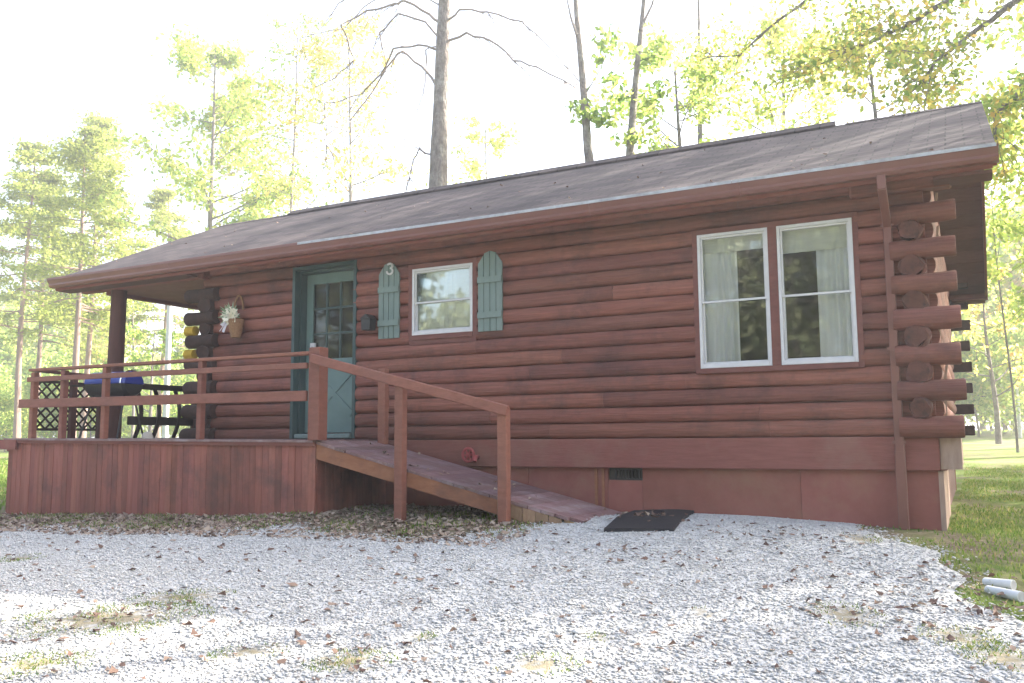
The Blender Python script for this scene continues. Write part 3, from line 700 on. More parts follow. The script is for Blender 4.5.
part(casing(-2.112, -.618, 1.51, 2.885), 'window_casing', M['casing'], cabin)
mb = MB(); mb.box(-1.402, -1.318, -.076, .1, 1.512, 2.883); part(mb, 'window_mullion', M['casing'], cabin)
wl = sash_window(-2.110, -1.404, 1.513, 2.882); wr = sash_window(-1.316, -.620, 1.513, 2.882)
curtain(-2.09, -1.74, 1.50, 2.86, .06, parent=wl); curtain(-.97, -.64, 1.50, 2.86, .06, parent=wr)
curtain(-2.09, -1.43, 2.70, 2.86, .035, .006, 18, M['blind'], wl, 'valance'); curtain(-1.29, -.645, 2.62, 2.86, .035, .006, 18, M['blind'], wr, 'valance')
mb = casing(-5.617, -4.773, 2.062, 2.872, .055, .066); mb.box(-5.66, -4.73, -.064, .1, 1.95, 2.006); part(mb, 'window_casing', M['casing'], cabin)
ws = sash_window(-5.615, -4.775, 2.065, 2.87)
curtain(-5.60, -4.79, 2.05, 2.86, .05, .008, 22, M['blind'], ws)
# shutters
def shutter(xa, xb, z0, z1, three=False):
    w = (xb-xa); bw = w/4; tops = [z1-.07, z1-.01, z1-.01, z1-.07]
    mb = MB()
    for i in range(4):
        a = xa+i*bw+.0045; b = xa+(i+1)*bw-.0045
        if i == 0: pts = [(a, z0), (b, z0), (b, z1-.045), (a, z1-.14)]
        elif i == 3: pts = [(a, z0), (b, z0), (b, z1-.14), (a, z1-.045)]
        elif i == 1: pts = [(a, z0), (b, z0), (b, z1), (a, z1-.025)]
        else: pts = [(a, z0), (b, z0), (b, z1-.025), (a, z1)]
        mb.prism(pts, -.090, -.066)
    mb.box(xa+.01, xb-.01, -.066, -.05, z0+.05, z1-.15)
    s_ = part(mb, 'shutter', M['shutter'], cabin, label='grey-teal board shutter '+('left of the small window, with the white number 3' if three else 'right of the small window'))
    mb = MB()
    for t in (.20, .64): z = z0+(z1-z0)*t; mb.box(xa+.004, xb-.004, -.110, -.0905, z-.035, z+.035)
    parts(mb, 'batten', M['shutter'], s_)
    return s_
sl = shutter(-6.10, -5.79, 2.05, 2.985, True); shutter(-4.69, -4.37, 2.05, 2.98)
# the number 3 in white
mb = MB(); pts = []; xc, zc = -5.925, 2.905
for k in range(11): a = math.radians(150-k*24); pts.append((xc+.038*math.cos(a), -.098, zc+.034+.030*math.sin(a)))
pts2 = [(xc+.042*math.cos(math.radians(80-k*24)), -.098, zc-.030+.037*math.sin(math.radians(80-k*24))) for k in range(12)]
mb.tube(pts[:10], .013, 8); mb.tube(pts2, .013, 8)
part(mb, 'number_three', M['white'], sl, True)
# ---- door
DZ = float(DECKZ(-7))
mb = MB(); x0, x1, zt = -7.45, -6.50, 3.03
mb.box(x0-.045, x0, -.075, .02, DZ+.01, zt+.045); mb.box(x1, x1+.045, -.075, .02, DZ+.01, zt+.045); mb.box(x0+.001, x1-.001, -.075, .02, zt, zt+.045)
mb.box(x0, x0+.03, .02, .17, DZ+.01, zt); mb.box(x1-.03, x1, .02, .17, DZ+.01, zt); mb.box(x0+.031, x1-.031, .02, .17, zt-.03, zt)
door_frame = part(mb, 'door_frame', M['teal'], cabin)
mb = MB(); mb.bar((x0+.031, .02, DZ+.04), (x1-.031, .02, DZ+.04), .20, .06, (0, 1, 0), .01); part(mb, 'threshold', M['shutter'], cabin)
a, b = x0+.033, x1-.033; yf = .125; zb = DZ+.085; zt2 = zt-.033; st = .105
gz0 = zb+.95; gz1 = zt2-.13
mb = MB()
mb.box(a, a+st, yf, yf+.04, zb, zt2); mb.box(b-st, b, yf, yf+.04, zb, zt2)
mb.box(a+st, b-st, yf+.0004, yf+.0396, gz1, zt2); mb.box(a+st, b-st, yf+.0004, yf+.0396, gz0-.13, gz0); mb.box(a+st, b-st, yf+.0004, yf+.0396, zb, zb+.2)
mb.box(a+st-.002, b-st+.002, yf+.014, yf+.026, zb+.19, gz0-.12)
door = part(mb, 'door', M['tealdoor'], cabin)
mb = MB(); pa, pb, qa, qb = a+st, b-st, zb+.2, gz0-.13
mb.bar((pa+.02, yf+.009, qa+.03), (pb-.02, yf+.009, qb-.03), .07, .014, (0, 0, 1)); mb.bar((pa+.02, yf+.0075, qb-.03), (pb-.02, yf+.0075, qa+.03), .07, .014, (0, 0, 1))
part(mb, 'cross_brace', M['tealdoor'], door)
mb = MB()
for i in range(1, 3):
    u = pa+(pb-pa)*i/3; mb.box(u-.012, u+.012, yf+.004, yf+.03, gz0, gz1); v = gz0+(gz1-gz0)*i/3; mb.box(pa, pb, yf+.005, yf+.029, v-.012, v+.012)
part(mb, 'muntin', M['teal'], door)
mb = MB(); mb.box(pa, pb, yf+.015, yf+.019, gz0, gz1); part(mb, 'pane', M['glass'], door)
curtain(pa-.03, pb+.03, gz0-.05, gz1+.03, yf+.030, .004, 16, M['blind'], door, 'door_curtain')
mb = MB(); hx = a+.055; hz = DZ+.96
mb.tube([(hx, yf, hz), (hx, yf-.05, hz)], .026, 12); mb.tube([(hx, yf-.05, hz), (hx-.03, yf-.07, hz-.005), (hx-.06, yf-.075, hz-.03)], .011, 8)
part(mb, 'door_handle', M['brass'], door, True)
mb = MB(); mb.box(hx+.035, hx+.11, yf-.03, yf, hz+.07, hz+.29); k_ = part(mb, 'door_keypad', M['white'], door)
mb = MB(); mb.tube([(hx+.072, yf-.031, hz+.23), (hx+.072, yf-.036, hz+.23)], .018, 12); part(mb, 'key_dial', M['cloth'], k_)
# screen/storm handle brace dark bar
# lantern right of door
mb = MB(); lx, lz = -6.20, 2.245
mb.box(lx-.03, lx+.03, -.075, -.05, lz-.08, lz+.10); mb.prism([(lx-.07, lz-.085), (lx+.05, lz-.085), (lx+.06, lz+.05), (lx-.08, lz+.05)], -.20, -.08); mb.prism([(lx-.09, lz+.051), (lx+.07, lz+.051), (lx+.0, lz+.11)], -.215, -.075)
lt = part(mb, 'wall_lantern', M['black'], cabin)
mb = MB(); mb.box(lx-.16, lx-.11, -.085, -.06, lz-.07, lz+.03); part(mb, 'doorbell', M['tan'], cabin)
# bare bulb under the eave
mb = MB(); mb.tube([(-7.53, -.30, 3.27), (-7.53, -.30, 3.215), (-7.53, -.30, 3.20)], [.04, .03, .024], 10); bs = part(mb, 'lamp_holder', M['white'], cabin, True)
mb = MB(); mb.tube([(-7.53, -.30, 3.20), (-7.53, -.30, 3.17), (-7.53, -.30, 3.13), (-7.53, -.30, 3.115)], [.020, .036, .032, .012], 12); part(mb, 'lamp_bulb', M['petal'], bs, True)
# tap handle on the sill
mb = MB(); tx, tz = -4.80, .645
ring = [(tx+.075*math.cos(t), -.125, tz+.075*math.sin(t)) for t in np.linspace(0, 2*PI, 17)]
mb.tube(ring, .016, 8); 
for t in (0, PI/3, 2*PI/3): mb.bar((tx-.07*math.cos(t), -.125, tz-.07*math.sin(t)), (tx+.07*math.cos(t), -.125, tz+.07*math.sin(t)), .016, .014)
mb.tube([(tx, -.06, tz), (tx, -.15, tz)], .022, 10); mb.tube([(tx+.09, -.06, tz-.02), (tx+.09, -.12, tz-.02), (tx+.09, -.14, tz-.07)], .028, 8)
part(mb, 'water_tap', M['red'], cabin, True)
# interior shell so that the rooms read as rooms
mb = MB(); mb.box(LX+.15, -.15, .15, D-.15, .80, .82); mb.box(LX+.15, -.15, .15, D-.15, 3.21, 3.23); mb.box(LX+.15, -.15, 2.9, 2.95, .82, 3.2)
part(mb, 'interior_partition', M['dark'], cabin)

n = 60; x = RNG.uniform(RX0+.2, RX1-.1, n); y = EY+.1+3.2*RNG.random(n)**1.5
leaves_on('roof_leaves', x, y, EZ+(y-EY)*SL+.035, RNG.uniform(.012, .026, n), 'dry brown leaves and needles scattered on the roof shingles', .55, 'fallen leaves', .004)
# ------------------------------------------------------------------ DECK
deck = empty('porch_deck', (-8.7, -.6, 0), 'raised wooden deck with red vertical board skirting and a three-rail balustrade', 'deck')
DX0, DX1, DY = -11.38, -6.02, -1.30
mb = MB(); nb = 56
for i in range(nb):
    a = DX0+(DX1-DX0)*i/nb; b = a+(DX1-DX0)/nb-.004; mb.rnd(.78, 1.18); j = random.uniform(0, .006)
    mb.box(a, b, DY+.0+j, DY+.02+j, -.30, DECKZ(a)-.03)
for i in range(9): a = DY+.03+i*.14; mb.rnd(.8, 1.1); mb.box(DX1-.02, DX1, a, a+.136, -.3, .66)
for i in range(50): a = DY+.03+i*.15; mb.rnd(.8, 1.1); mb.box(DX0, DX0+.02, a, a+.146, -.35, DECKZ(DX0)-.16) if a < D else None
part(mb, 'skirting_board', M['vboard'], deck)
mb = MB(); mb.rnd()
def sloped(mb, xa, xb, ya, yb, t0, t1):      # strip following the deck's slight fall
    za, zb_ = float(DECKZ(xa)), float(DECKZ(xb))
    mb.add([(xa, ya, za+t0), (xb, ya, zb_+t0), (xb, yb, zb_+t0), (xa, yb, za+t0), (xa, ya, za+t1), (xb, ya, zb_+t1), (xb, yb, zb_+t1), (xa, yb, za+t1)],
           [(3, 2, 1, 0), (4, 5, 6, 7), (0, 1, 5, 4), (1, 2, 6, 5), (2, 3, 7, 6), (3, 0, 4, 7)])
sloped(mb, DX0-.12, DX1+.0, DY-.032, DY-.003, -.062, -.026); mb.rnd(); sloped(mb, DX0-.13, DX0+.22, DY-.052, DY-.033, -.150, -.02); mb.rnd(); sloped(mb, DX0-.04, DX0-.002, DY, D, -.175, -.026)
part(mb, 'rim_board', M['board'], deck)
mb = MB(); yy = DY-.05
while yy < D:
    mb.rnd(.75, 1.2); e = yy+.138
    if yy < -.2: sloped(mb, DX0-.05, DX1, yy, min(e, -.08), -.025, 0)
    else: sloped(mb, DX0-.05, LX-.08, yy, e, -.025, 0)
    yy += .143
part(mb, 'deck_boards', M['deck'], deck)
# posts and rails
def rpost(x, y, z0, z1, w=.085, m=M['rail'], par=deck, d=None):
    mb = MB(); mb.rnd(.85, 1.12); mb.bar((x, y, z0), (x, y, z1), w, d or w, (1, 0, 0), .006); return part(mb, 'post', m, par)
for x in (-10.89, -10.27, -9.45, -7.76): rpost(x, DY+.0, float(DECKZ(x)), 1.765, .075)
rpost(-6.0, DY-.0, float(DECKZ(-6))+.0, 1.83, .15)
def rail(a, b, w, h, m=M['rail'], par=deck, nm='rail', bev=.006):
    mb = MB(); mb.rnd(.9, 1.1); mb.bar(a, b, w, h, None, bev); return part(mb, nm, m, par)
rail((-10.97, DY, 1.795), (-6.1, DY, 1.775), .10, .038)
rail((-10.95, DY-.06, 1.665), (-6.1, DY-.06, 1.635), .038, .065)
rail((-11.10, DY-.062, 1.345), (-6.1, DY-.062, 1.305), .038, .115)
# left-hand rail running back
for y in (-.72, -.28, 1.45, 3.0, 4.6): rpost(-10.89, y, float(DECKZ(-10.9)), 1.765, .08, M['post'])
rail((-10.89, DY+.05, 1.79), (-10.89, -.1, 1.76), .09, .038, M['post']); rail((-10.89, .2, 1.66), (-10.89, D-.2, 1.66), .05, .09, M['darkwood'])
rail((-10.93, DY+.05, 1.655), (-10.93, -.1, 1.64), .03, .04, M['darkwood'])
rail((-10.93, DY+.05, 1.00), (-10.93, -.1, 1.00), .03, .035, M['darkwood'])
rail((-10.93, DY+.05, 1.33), (-10.93, -.1, 1.33), .03, .05, M['darkwood'])
rail((-10.89, .2, 1.14), (-10.89, D-.2, 1.12), .05, .13, M['darkwood'])
# lattice panel
lat = MB(); y0, y1, z0, z1 = DY+.06, -.11, 1.0, 1.65
def clipline(c, s_):
    # line z = s*(y)+c clipped to the rectangle
    P_ = []
    for y in (y0, y1):
        z = s_*y+c
        if z0 <= z <= z1: P_.append((y, z))
    for z in (z0, z1):
        y = (z-c)/s_
        if y0 < y < y1: P_.append((y, z))
    return P_
for s_, xo in ((1.0, 0), (-1.0, .008)):
    c = -4
    while c < 6:
        P_ = clipline(c, s_)
        if len(P_) >= 2: (a, b), (d, e) = P_[0], P_[1]; lat.bar((-10.945+xo, a, b), (-10.945+xo, d, e), .007, .026, (1, 0, 0))
        c += .145
part(lat, 'lattice_panel', M['darkwood'], deck)
# curved slats of the rear part
for y in (.30, .46+.17, 1.02, 1.40, 1.8, 2.2):
    mb = MB(); P_ = []
    for k in range(7):
        t = k/6; P_.append((-10.86+.07*math.sin(t*PI), y+.05*math.sin(t*PI), float(DECKZ(-10.9))+t*.76))
    for a, b in zip(P_[:-1], P_[1:]): mb.bar(a, b, .055, .03, (0, 1, 0))
    part(mb, 'slat', M['darkwood'], deck)

# small pale stone on the deck by the corner
sx, sy = -9.60, -.45
mb = MB()
for k in range(1):
    mb.tube([(sx-.07, sy, DECKZ(sx)+.004), (sx-.06, sy, DECKZ(sx)+.05), (sx-.02, sy, DECKZ(sx)+.075)], [.085, .075, .02], 9, wob=.12)
tag(mb.build('pale_stone', mat('pale_stone', (.6, .55, .48), .9), None, True), 'small pale stone lying on the deck at the left-hand log corner', 'stone')

# ------------------------------------------------------------------ RAMP
ramp = empty('access_ramp', (-4.5, -.8, 0), 'sloping wooden ramp with a single handrail leading down to the right from the deck', 'ramp')
rz = lambda x: float(np.interp(x, [-6.02, -2.92], [.815, .07]))
RY0, RY1 = -1.30, -.22
mb = MB(); nb = 23; L_ = 3.1
for i in range(nb):
    a = -6.015+L_*i/nb; b = -6.015+L_*(i+1)/nb-.006; mb.rnd(.75, 1.25)
    ov = random.uniform(-.01, .01)
    za, zb_ = rz(a), rz(b)
    y0, y1 = RY0-.01+ov, RY1
    if b > -3.12: y0 += (b+3.12)*.3
    mb.add([(a, y0, za-.03), (b, y0, zb_-.03), (b, y1, zb_-.03), (a, y1, za-.03), (a, y0, za), (b, y0, zb_), (b, y1, zb_), (a, y1, za)],
           [(3, 2, 1, 0), (4, 5, 6, 7), (0, 1, 5, 4), (1, 2, 6, 5), (2, 3, 7, 6), (3, 0, 4, 7)])
part(mb, 'ramp_boards', M['deck'], ramp)
for yy in (RY0+.02, (RY0+RY1)/2, RY1-.03):
    mb = MB(); xe = -3.55
    mb.prism([(-6.01, rz(-6.01)-.032), (xe, rz(xe)-.032), (xe, rz(xe)-.17), (-6.01, rz(-6.01)-.19)], yy-.019, yy+.019)
    parts(mb, 'stringer', M['stringer'], ramp)
mb = MB(); a = -3.78
while a < -3.0:
    b = a+.135; mb.rnd(.75, 1.15)
    lo = max(rz(a)-.165, -.05); yy = RY0-.004+max(0, (b+3.12)*.3)
    if rz(b)-.033 > lo+.01: mb.prism([(a, lo), (b-.006, max(rz(b)-.165, -.05)), (b-.006, rz(b)-.033), (a, rz(a)-.033)], yy, yy+.004) if False else mb.prism([(a, lo), (b-.006, max(rz(b)-.165, -.05)), (b-.006, rz(b)-.033), (a, rz(a)-.033)], yy-.004, yy+.003)
    a = b
part(mb, 'side_slat', M['raw'], ramp)
def rp(x, y, z0, z1, w=.10, nm='post'):
    mb = MB(); mb.rnd(.9, 1.1); mb.bar((x, y, z0), (x, y, z1), w, .09, (1, 0, 0), .006); return part(mb, nm, M['rail'], ramp)
rp(-4.87, RY0-.055, -.15, 1.45); rp(-3.68, RY0-.055, -.15, 1.12)
rp(-5.88, RY1-.05, .6, 1.66)
hr = lambda y, xa, za, xb, zb_, w=.045, h=.10: part((lambda m_: (m_.rnd(.95, 1.1), m_.bar((xa, y, za), (xb, y, zb_), w, h, (0, 1, 0), .008), m_)[2])(MB()), 'handrail', M['rail'], ramp)
hr(RY0-.12, -6.0, 1.705, -3.60, 1.085)

# ------------------------------------------------------------------ door mat at the foot of the ramp
def mat_pt(px, py): x, y, z = ground_at(px, py); return x, y
mq = [mat_pt(640, 513), mat_pt(696, 514), mat_pt(672, 534), mat_pt(600, 534)]
mq = [(-2.86, -.10), (-2.17, -.10), (-2.20, -1.05), (-2.86, -1.10)]
mq = [mat_pt(634, 514), mat_pt(695, 514), mat_pt(674, 533), mat_pt(604, 534)]
mb = MB(); n_ = 10; top = []
for i in range(n_+1):
    for j in range(n_+1):
        s_, t = i/n_, j/n_
        x = (mq[0][0]*(1-s_)+mq[1][0]*s_)*(1-t)+(mq[3][0]*(1-s_)+mq[2][0]*s_)*t; y = (mq[0][1]*(1-s_)+mq[1][1]*s_)*(1-t)+(mq[3][1]*(1-s_)+mq[2][1]*s_)*t
        top.append((x, y, float(hgt(x, y))+.042+.006*math.sin(x*7)))
I_ = lambda i, j: i*(n_+1)+j
mb.add(top, [(I_(i, j), I_(i, j+1), I_(i+1, j+1), I_(i+1, j)) for i in range(n_) for j in range(n_)])
bd = [I_(i, 0) for i in range(n_)]+[I_(n_, j) for j in range(n_)]+[I_(i, n_) for i in range(n_, 0, -1)]+[I_(0, j) for j in range(n_, 0, -1)]
rim = [top[k] for k in bd]; k = len(rim); mb.add(rim+[(a, b, c-.03) for a, b, c in rim], [(i, (i+1) % k, k+(i+1) % k, k+i) for i in range(k)])
tag(mb.build('door_mat', M['rubber']), 'black rubber mat with dry leaves on it at the foot of the ramp', 'door mat')
mcx = np.mean([p[0] for p in mq]); mcy = np.mean([p[1] for p in mq])
n = 26; x = mcx+RNG.normal(0, .16, n); y = mcy+RNG.normal(0, .16, n)
leaves_on('mat_leaves', x, y, hgt(x, y), RNG.uniform(.02, .04, n), 'dry brown leaves lying on the black rubber mat', .5, 'fallen leaves', .045)
n = 26; x = RNG.uniform(-5.9, -3.0, n); y = RNG.uniform(-1.1, -.3, n)
leaves_on('ramp_leaves', x, y, np.array([rz(a) for a in x]), RNG.uniform(.015, .035, n), 'a few dry leaves lying on the boards of the ramp', .7, 'fallen leaves', .003)

# ------------------------------------------------------------------ grill
gx0, gy0_ = -10.05, -.72; gz0 = float(DECKZ(gx0))
gr = empty('barrel_grill', (gx0, gy0_, gz0), 'blue-lidded barrel grill on thin legs standing on the deck behind the railing', 'grill')
gc = Vector((gx0, gy0_, 1.60)); ax = Vector((1, .15, 0)).normalized()
def half(r, a0, a1, L0, L1, n=12):
    mb = MB(); sd = ax.cross(Vector((0, 0, 1))); vs = []
    for L__ in (L0, L0+.03, L1-.03, L1):
        rr = r*(.86 if L__ in (L0, L1) else 1)
        for k in range(n+1):
            t = a0+(a1-a0)*k/n; vs.append(gc+ax*L__+sd*math.cos(t)*rr+Vector((0, 0, 1))*math.sin(t)*rr*.85)
    m_ = n+1; fs = [(i*m_+k, i*m_+k+1, i*m_+m_+k+1, i*m_+m_+k) for i in range(3) for k in range(n)]
    fs += [tuple(range(m_-1, -1, -1)), tuple(range(3*m_, 4*m_)), (0, m_, 2*m_, 3*m_), (n, 3*m_+n, 2*m_+n, m_+n)]
    mb.add(vs, fs); return mb
part(half(.20, PI+.02, 2*PI-.02, -.34, .34), 'firebox', M['black'], gr, True)
lid = part(half(.205, .02, PI-.02, -.345, .345), 'lid', M['bluelid'], gr, True)
mb = MB(); sd = ax.cross(Vector((0, 0, 1)))
mb.tube([gc+ax*.30+sd*math.cos(t)*.212+Vector((0, 0, 1))*math.sin(t)*.182 for t in np.linspace(0, PI, 13)], .012, 8); part(mb, 'lid_band', M['steel'], lid, True)
mb = MB(); h0 = gc+sd*.20+Vector((0, 0, .08)); mb.tube([h0-ax*.16, h0-ax*.16+sd*.05, h0+ax*.16+sd*.05, h0+ax*.16], .010, 8); part(mb, 'lid_handle', M['steel'], lid, True)
for i in (-1, 1):
    for j in (-1, 1):
        mb = MB(); mb.tube([gc+ax*(.26*i)+sd*(.08*j)-Vector((0, 0, .14)), gc+ax*(.32*i)+sd*(.24*j)-Vector((0, 0, 1.60-gz0))], .014, 8); part(mb, 'leg', M['black'], gr, True)
mb = MB(); c0 = gc-ax*.47+Vector((0, 0, -.01)); mb.bar(c0-ax*.12, c0+ax*.12, .34, .02, sd, .004); part(mb, 'side_shelf', M['darkwood'], gr)

# ------------------------------------------------------------------ hanging flower basket
fx, fz = -8.44, 2.42
fb_ = empty('flower_basket', (fx, -.1, fz), 'brown wicker basket of cream flowers hanging on the log wall left of the door', 'flower basket')
mb = MB(); P_ = [(fx+.08*math.cos(t)+.02, -.09, fz+.16+.20*math.sin(t)) for t in np.linspace(0, PI, 13)]; mb.tube(P_, .014, 7); part(mb, 'handle', M['basket'], fb_, True)
mb = MB(); mb.tube([(fx+.04, -.15, fz-.22), (fx+.04, -.15, fz-.13), (fx+.04, -.15, fz+.0), (fx+.04, -.15, fz+.03)], [.065, .085, .105, .10], 14); part(mb, 'basket', M['basket'], fb_, True)
mb = MB()
for k in range(20):
    q_ = 2.4*k; c = Vector((fx-.01+.125*math.sqrt(k/20)*math.cos(q_), -.22+random.uniform(-.03, .02), fz+.075+.09*math.sqrt(k/20)*math.sin(q_))); r = random.uniform(.04, .06)
    nrm = Vector((random.gauss(0, .4), -1, random.gauss(.1, .4))).normalized(); a = nrm.cross(Vector((0, 0, 1))).normalized(); b = nrm.cross(a); mb.rnd(.8, 1.1)
    for q in range(5):
        t = 2*PI*q/5; d = a*math.cos(t)+b*math.sin(t); e = a*math.cos(t+.6)+b*math.sin(t+.6); g = a*math.cos(t-.6)+b*math.sin(t-.6)
        mb.add([c, c+g*r*.7+nrm*.008, c+d*r*1.2+nrm*.015, c+e*r*.7+nrm*.008], [(0, 1, 2, 3)])
part(mb, 'flowers', M['petal'], fb_)
mb = MB()
for k in range(46):
    c = Vector((fx-.02, -.17, fz+.08)); d = Vector((random.gauss(-.1, .8), random.uniform(-.8, 0), random.gauss(.35, .6))).normalized(); L__ = random.uniform(.1, .21); w = d.cross(Vector((0, 1, .3))).normalized()*.014
    mb.rnd(.7, 1.3); mb.add([c+d*.03, c+d*L__*.6+w, c+d*L__, c+d*L__*.6-w], [(0, 1, 2, 3)])
part(mb, 'leaves', M['sprig'], fb_)
mb = MB()
for dx, dz in ((-.16, -.05), (-.13, -.14), (-.19, -.12)): mb.bar((fx-.07, -.2, fz+.02), (fx+dx, -.215, fz+dz), .05, .006, (1, 0, 1))
part(mb, 'ribbon', M['ribbon'], fb_)

# ------------------------------------------------------------------ white pipes at the right
for (p, q, lab) in (((985, 583), (1014, 590), 'short white plastic pipe half buried in the gravel edge, the rear of the two'), ((988, 591), (1022, 602), 'longer white plastic pipe lying on the gravel edge, nearest of the two')):
    a = ground_at(*p); b = ground_at(*q); a = Vector((a[0], a[1], a[2]+.005)); b = Vector((b[0], b[1], b[2]+.03)); d = (b-a).normalized()
    ob = empty('drain_pipe', a, lab, 'pipe', 'white drain pipes at the gravel edge')
    mb = MB(); mb.tube([a, b, b, b-d*.08], [.03, .032, .026, .026], 14, cap=False); part(mb, 'pipe_body', M['pvc'], ob, True)
    mb = MB(); mb.tube([b-d*.07, b-d*.075], .026, 12); part(mb, 'pipe_bore', M['black'], ob)

# ------------------------------------------------------------------ far poles
p0 = at(172, 245, 12); zg = float(hgt(p0[0], p0[1]))
ob = empty('utility_pole', (p0[0], p0[1], zg), 'slim pale pole with a dark cap behind the left end of the roof', 'pole')
mb = MB(); mb.tube([(p0[0], p0[1], zg-.2), (p0[0], p0[1], p0[2]-.25)], [.11, .08], 10); part(mb, 'shaft', M['pole'], ob, True)
mb = MB(); mb.tube([(p0[0], p0[1], p0[2]-.25), (p0[0], p0[1], p0[2]+.1)], [.12, .10], 10); part(mb, 'cap', M['black'], ob, True)
p0 = at(1020, 432, 45); zg = float(hgt(p0[0], p0[1])); p1 = at(1020, 388, 45)
ob = empty('white_post', (p0[0], p0[1], zg), 'white post standing on the far lawn at the right edge', 'post')
mb = MB(); mb.tube([(p0[0], p0[1], zg-.2), (p0[0], p0[1], p1[2])], [.09, .09], 8); part(mb, 'shaft', M['pvc'], ob, True); mb = MB(); mb.tube([(p0[0], p0[1], p1[2]), (p0[0], p0[1], p1[2]+.1)], [.1, .03], 8); part(mb, 'cap', M['pvc'], ob, True)

# ------------------------------------------------------------------ TREES
def leaf_mesh(name, C_, s, m, parent, tmean=.5, tsd=.25, flat=.0):
    """C_ (n,3) centres, s (n,) sizes -> folded leaf quads"""
    n = len(C_)
    if n == 0: return
    a = RNG.standard_normal((n, 3)); a[:, 2] *= (1-flat); a /= np.linalg.norm(a, axis=1)[:, None]
    b = RNG.standard_normal((n, 3)); b -= a*(a*b).sum(1)[:, None]; b /= np.linalg.norm(b, axis=1)[:, None]
    a *= s[:, None]; b *= s[:, None]*.6
    V = np.stack([C_-a, C_-b*.9-a*.1, C_+a, C_+b*.9-a*.1], 1).reshape(-1, 3)
    Fc = np.arange(4*n).reshape(-1, 4)
    t = np.clip(RNG.normal(tmean, tsd, n), 0, 1)
    return npmesh(name, V, Fc, m, np.repeat(t, 4), parent)
def curve_pts(a, d, L_, n=6, droop=0, wig=.08):
    P_ = [Vector(a)]; d = Vector(d).normalized(); st = L_/n
    for i in range(n):
        d = (d+Vector((random.gauss(0, wig), random.gauss(0, wig), random.gauss(0, wig)-droop/n))).normalized(); P_.append(P_[-1]+d*st)
    return P_
def taper(r0, r1, n): return [r0+(r1-r0)*i/(n-1) for i in range(n)]
def tree(name, label, x, y, h, r, crown0=.35, spread=3.0, nlimb=16, leafm='leaf_green', leaf=.13, nleaf=5000, bark='bark', group=None, lean=(0, 0), tm=.5, cat='tree', sub=3, clum=.35, up=.5, pine=False):
    z0 = float(hgt(x, y)); ob = empty(name, (x, y, z0), label, cat, group)
    mb = MB(); tp = [Vector((lean[0]*t+.12*math.sin(t*5+x), lean[1]*t+.1*math.sin(t*4+y), h*t)) for t in np.linspace(0, 1, 12)]
    tp[0].z = -.3
    mb.tube(tp, [r*1.25]+[r*(1-.85*t) for t in np.linspace(.08, 1, 11)], 10, wob=.05)
    tips = []
    for i in range(nlimb):
        t = crown0+(1-crown0)*((i+random.random())/nlimb)**.9; t = min(t, .985)
        k = t*11; i0 = int(k); p = tp[i0].lerp(tp[min(i0+1, 11)], k-i0)
        az = random.uniform(0, 2*PI)
        if pine: L_ = spread*(1-(t-crown0)/(1-crown0))**.7*random.uniform(.7, 1.1)+.3; dz = .05
        else: L_ = spread*math.sin(PI*min(1, .25+.75*(t-crown0)/(1-crown0)))**.6*random.uniform(.6, 1.1)+.3; dz = up*random.uniform(.5, 1.4)
        P_ = curve_pts(p, (math.cos(az), math.sin(az), dz), L_, 6, .25 if pine else -.1)
        rr = r*(1-.85*t)*.45; mb.tube(P_, taper(rr, rr*.2, 7), 5, cap=False)
        tips += [(P_[3], .7), (P_[4], .9), (P_[5], 1), (P_[6], 1)]
        for _ in range(sub):
            j = random.randint(2, 5); d = (P_[j+1]-P_[j]).normalized()+Vector((random.gauss(0, .6), random.gauss(0, .6), random.gauss(0, .15 if pine else .4)))
            Q_ = curve_pts(P_[j], d, L_*random.uniform(.25, .5), 4, .1); mb.tube(Q_, taper(rr*.4, rr*.12, 5), 4, cap=False); tips += [(Q_[2], .8), (Q_[3], 1), (Q_[4], 1)]
    part_o = mb.build('trunk', M[bark], ob, True)
    if nleaf:
        T = np.array([t[0][:] for t in tips]); w = np.array([t[1] for t in tips]); 
        idx = RNG.choice(len(T), nleaf, p=w/w.sum()); keepv = RNG.random(len(T))
        rad = clum*spread*.35*(.6+.8*keepv[idx])
        o = RNG.standard_normal((nleaf, 3))*rad[:, None]*.6
        if pine: o[:, 2] *= .35
        else: o[:, 2] *= .7
        tt = tm+(keepv[idx]-.5)*.3
        n = nleaf; C_ = T[idx]+o
        s_ = RNG.uniform(.6, 1.2, n)*leaf
        leaf_mesh('crown', C_, s_, M[leafm], ob, tm, .22, .3 if pine else 0)
    return ob
def copy_thing(o, loc, rz_, sc, label=None):
    c = o.copy(); COL.objects.link(c); c.location = loc; c.rotation_euler = (0, 0, rz_); c.scale = (sc, sc, sc)
    for ch in o.children: d = ch.copy(); COL.objects.link(d); d.parent = c
    if label: c['label'] = label
    return c
def xat(px, Y): return float(at(px, 430, Y)[0])

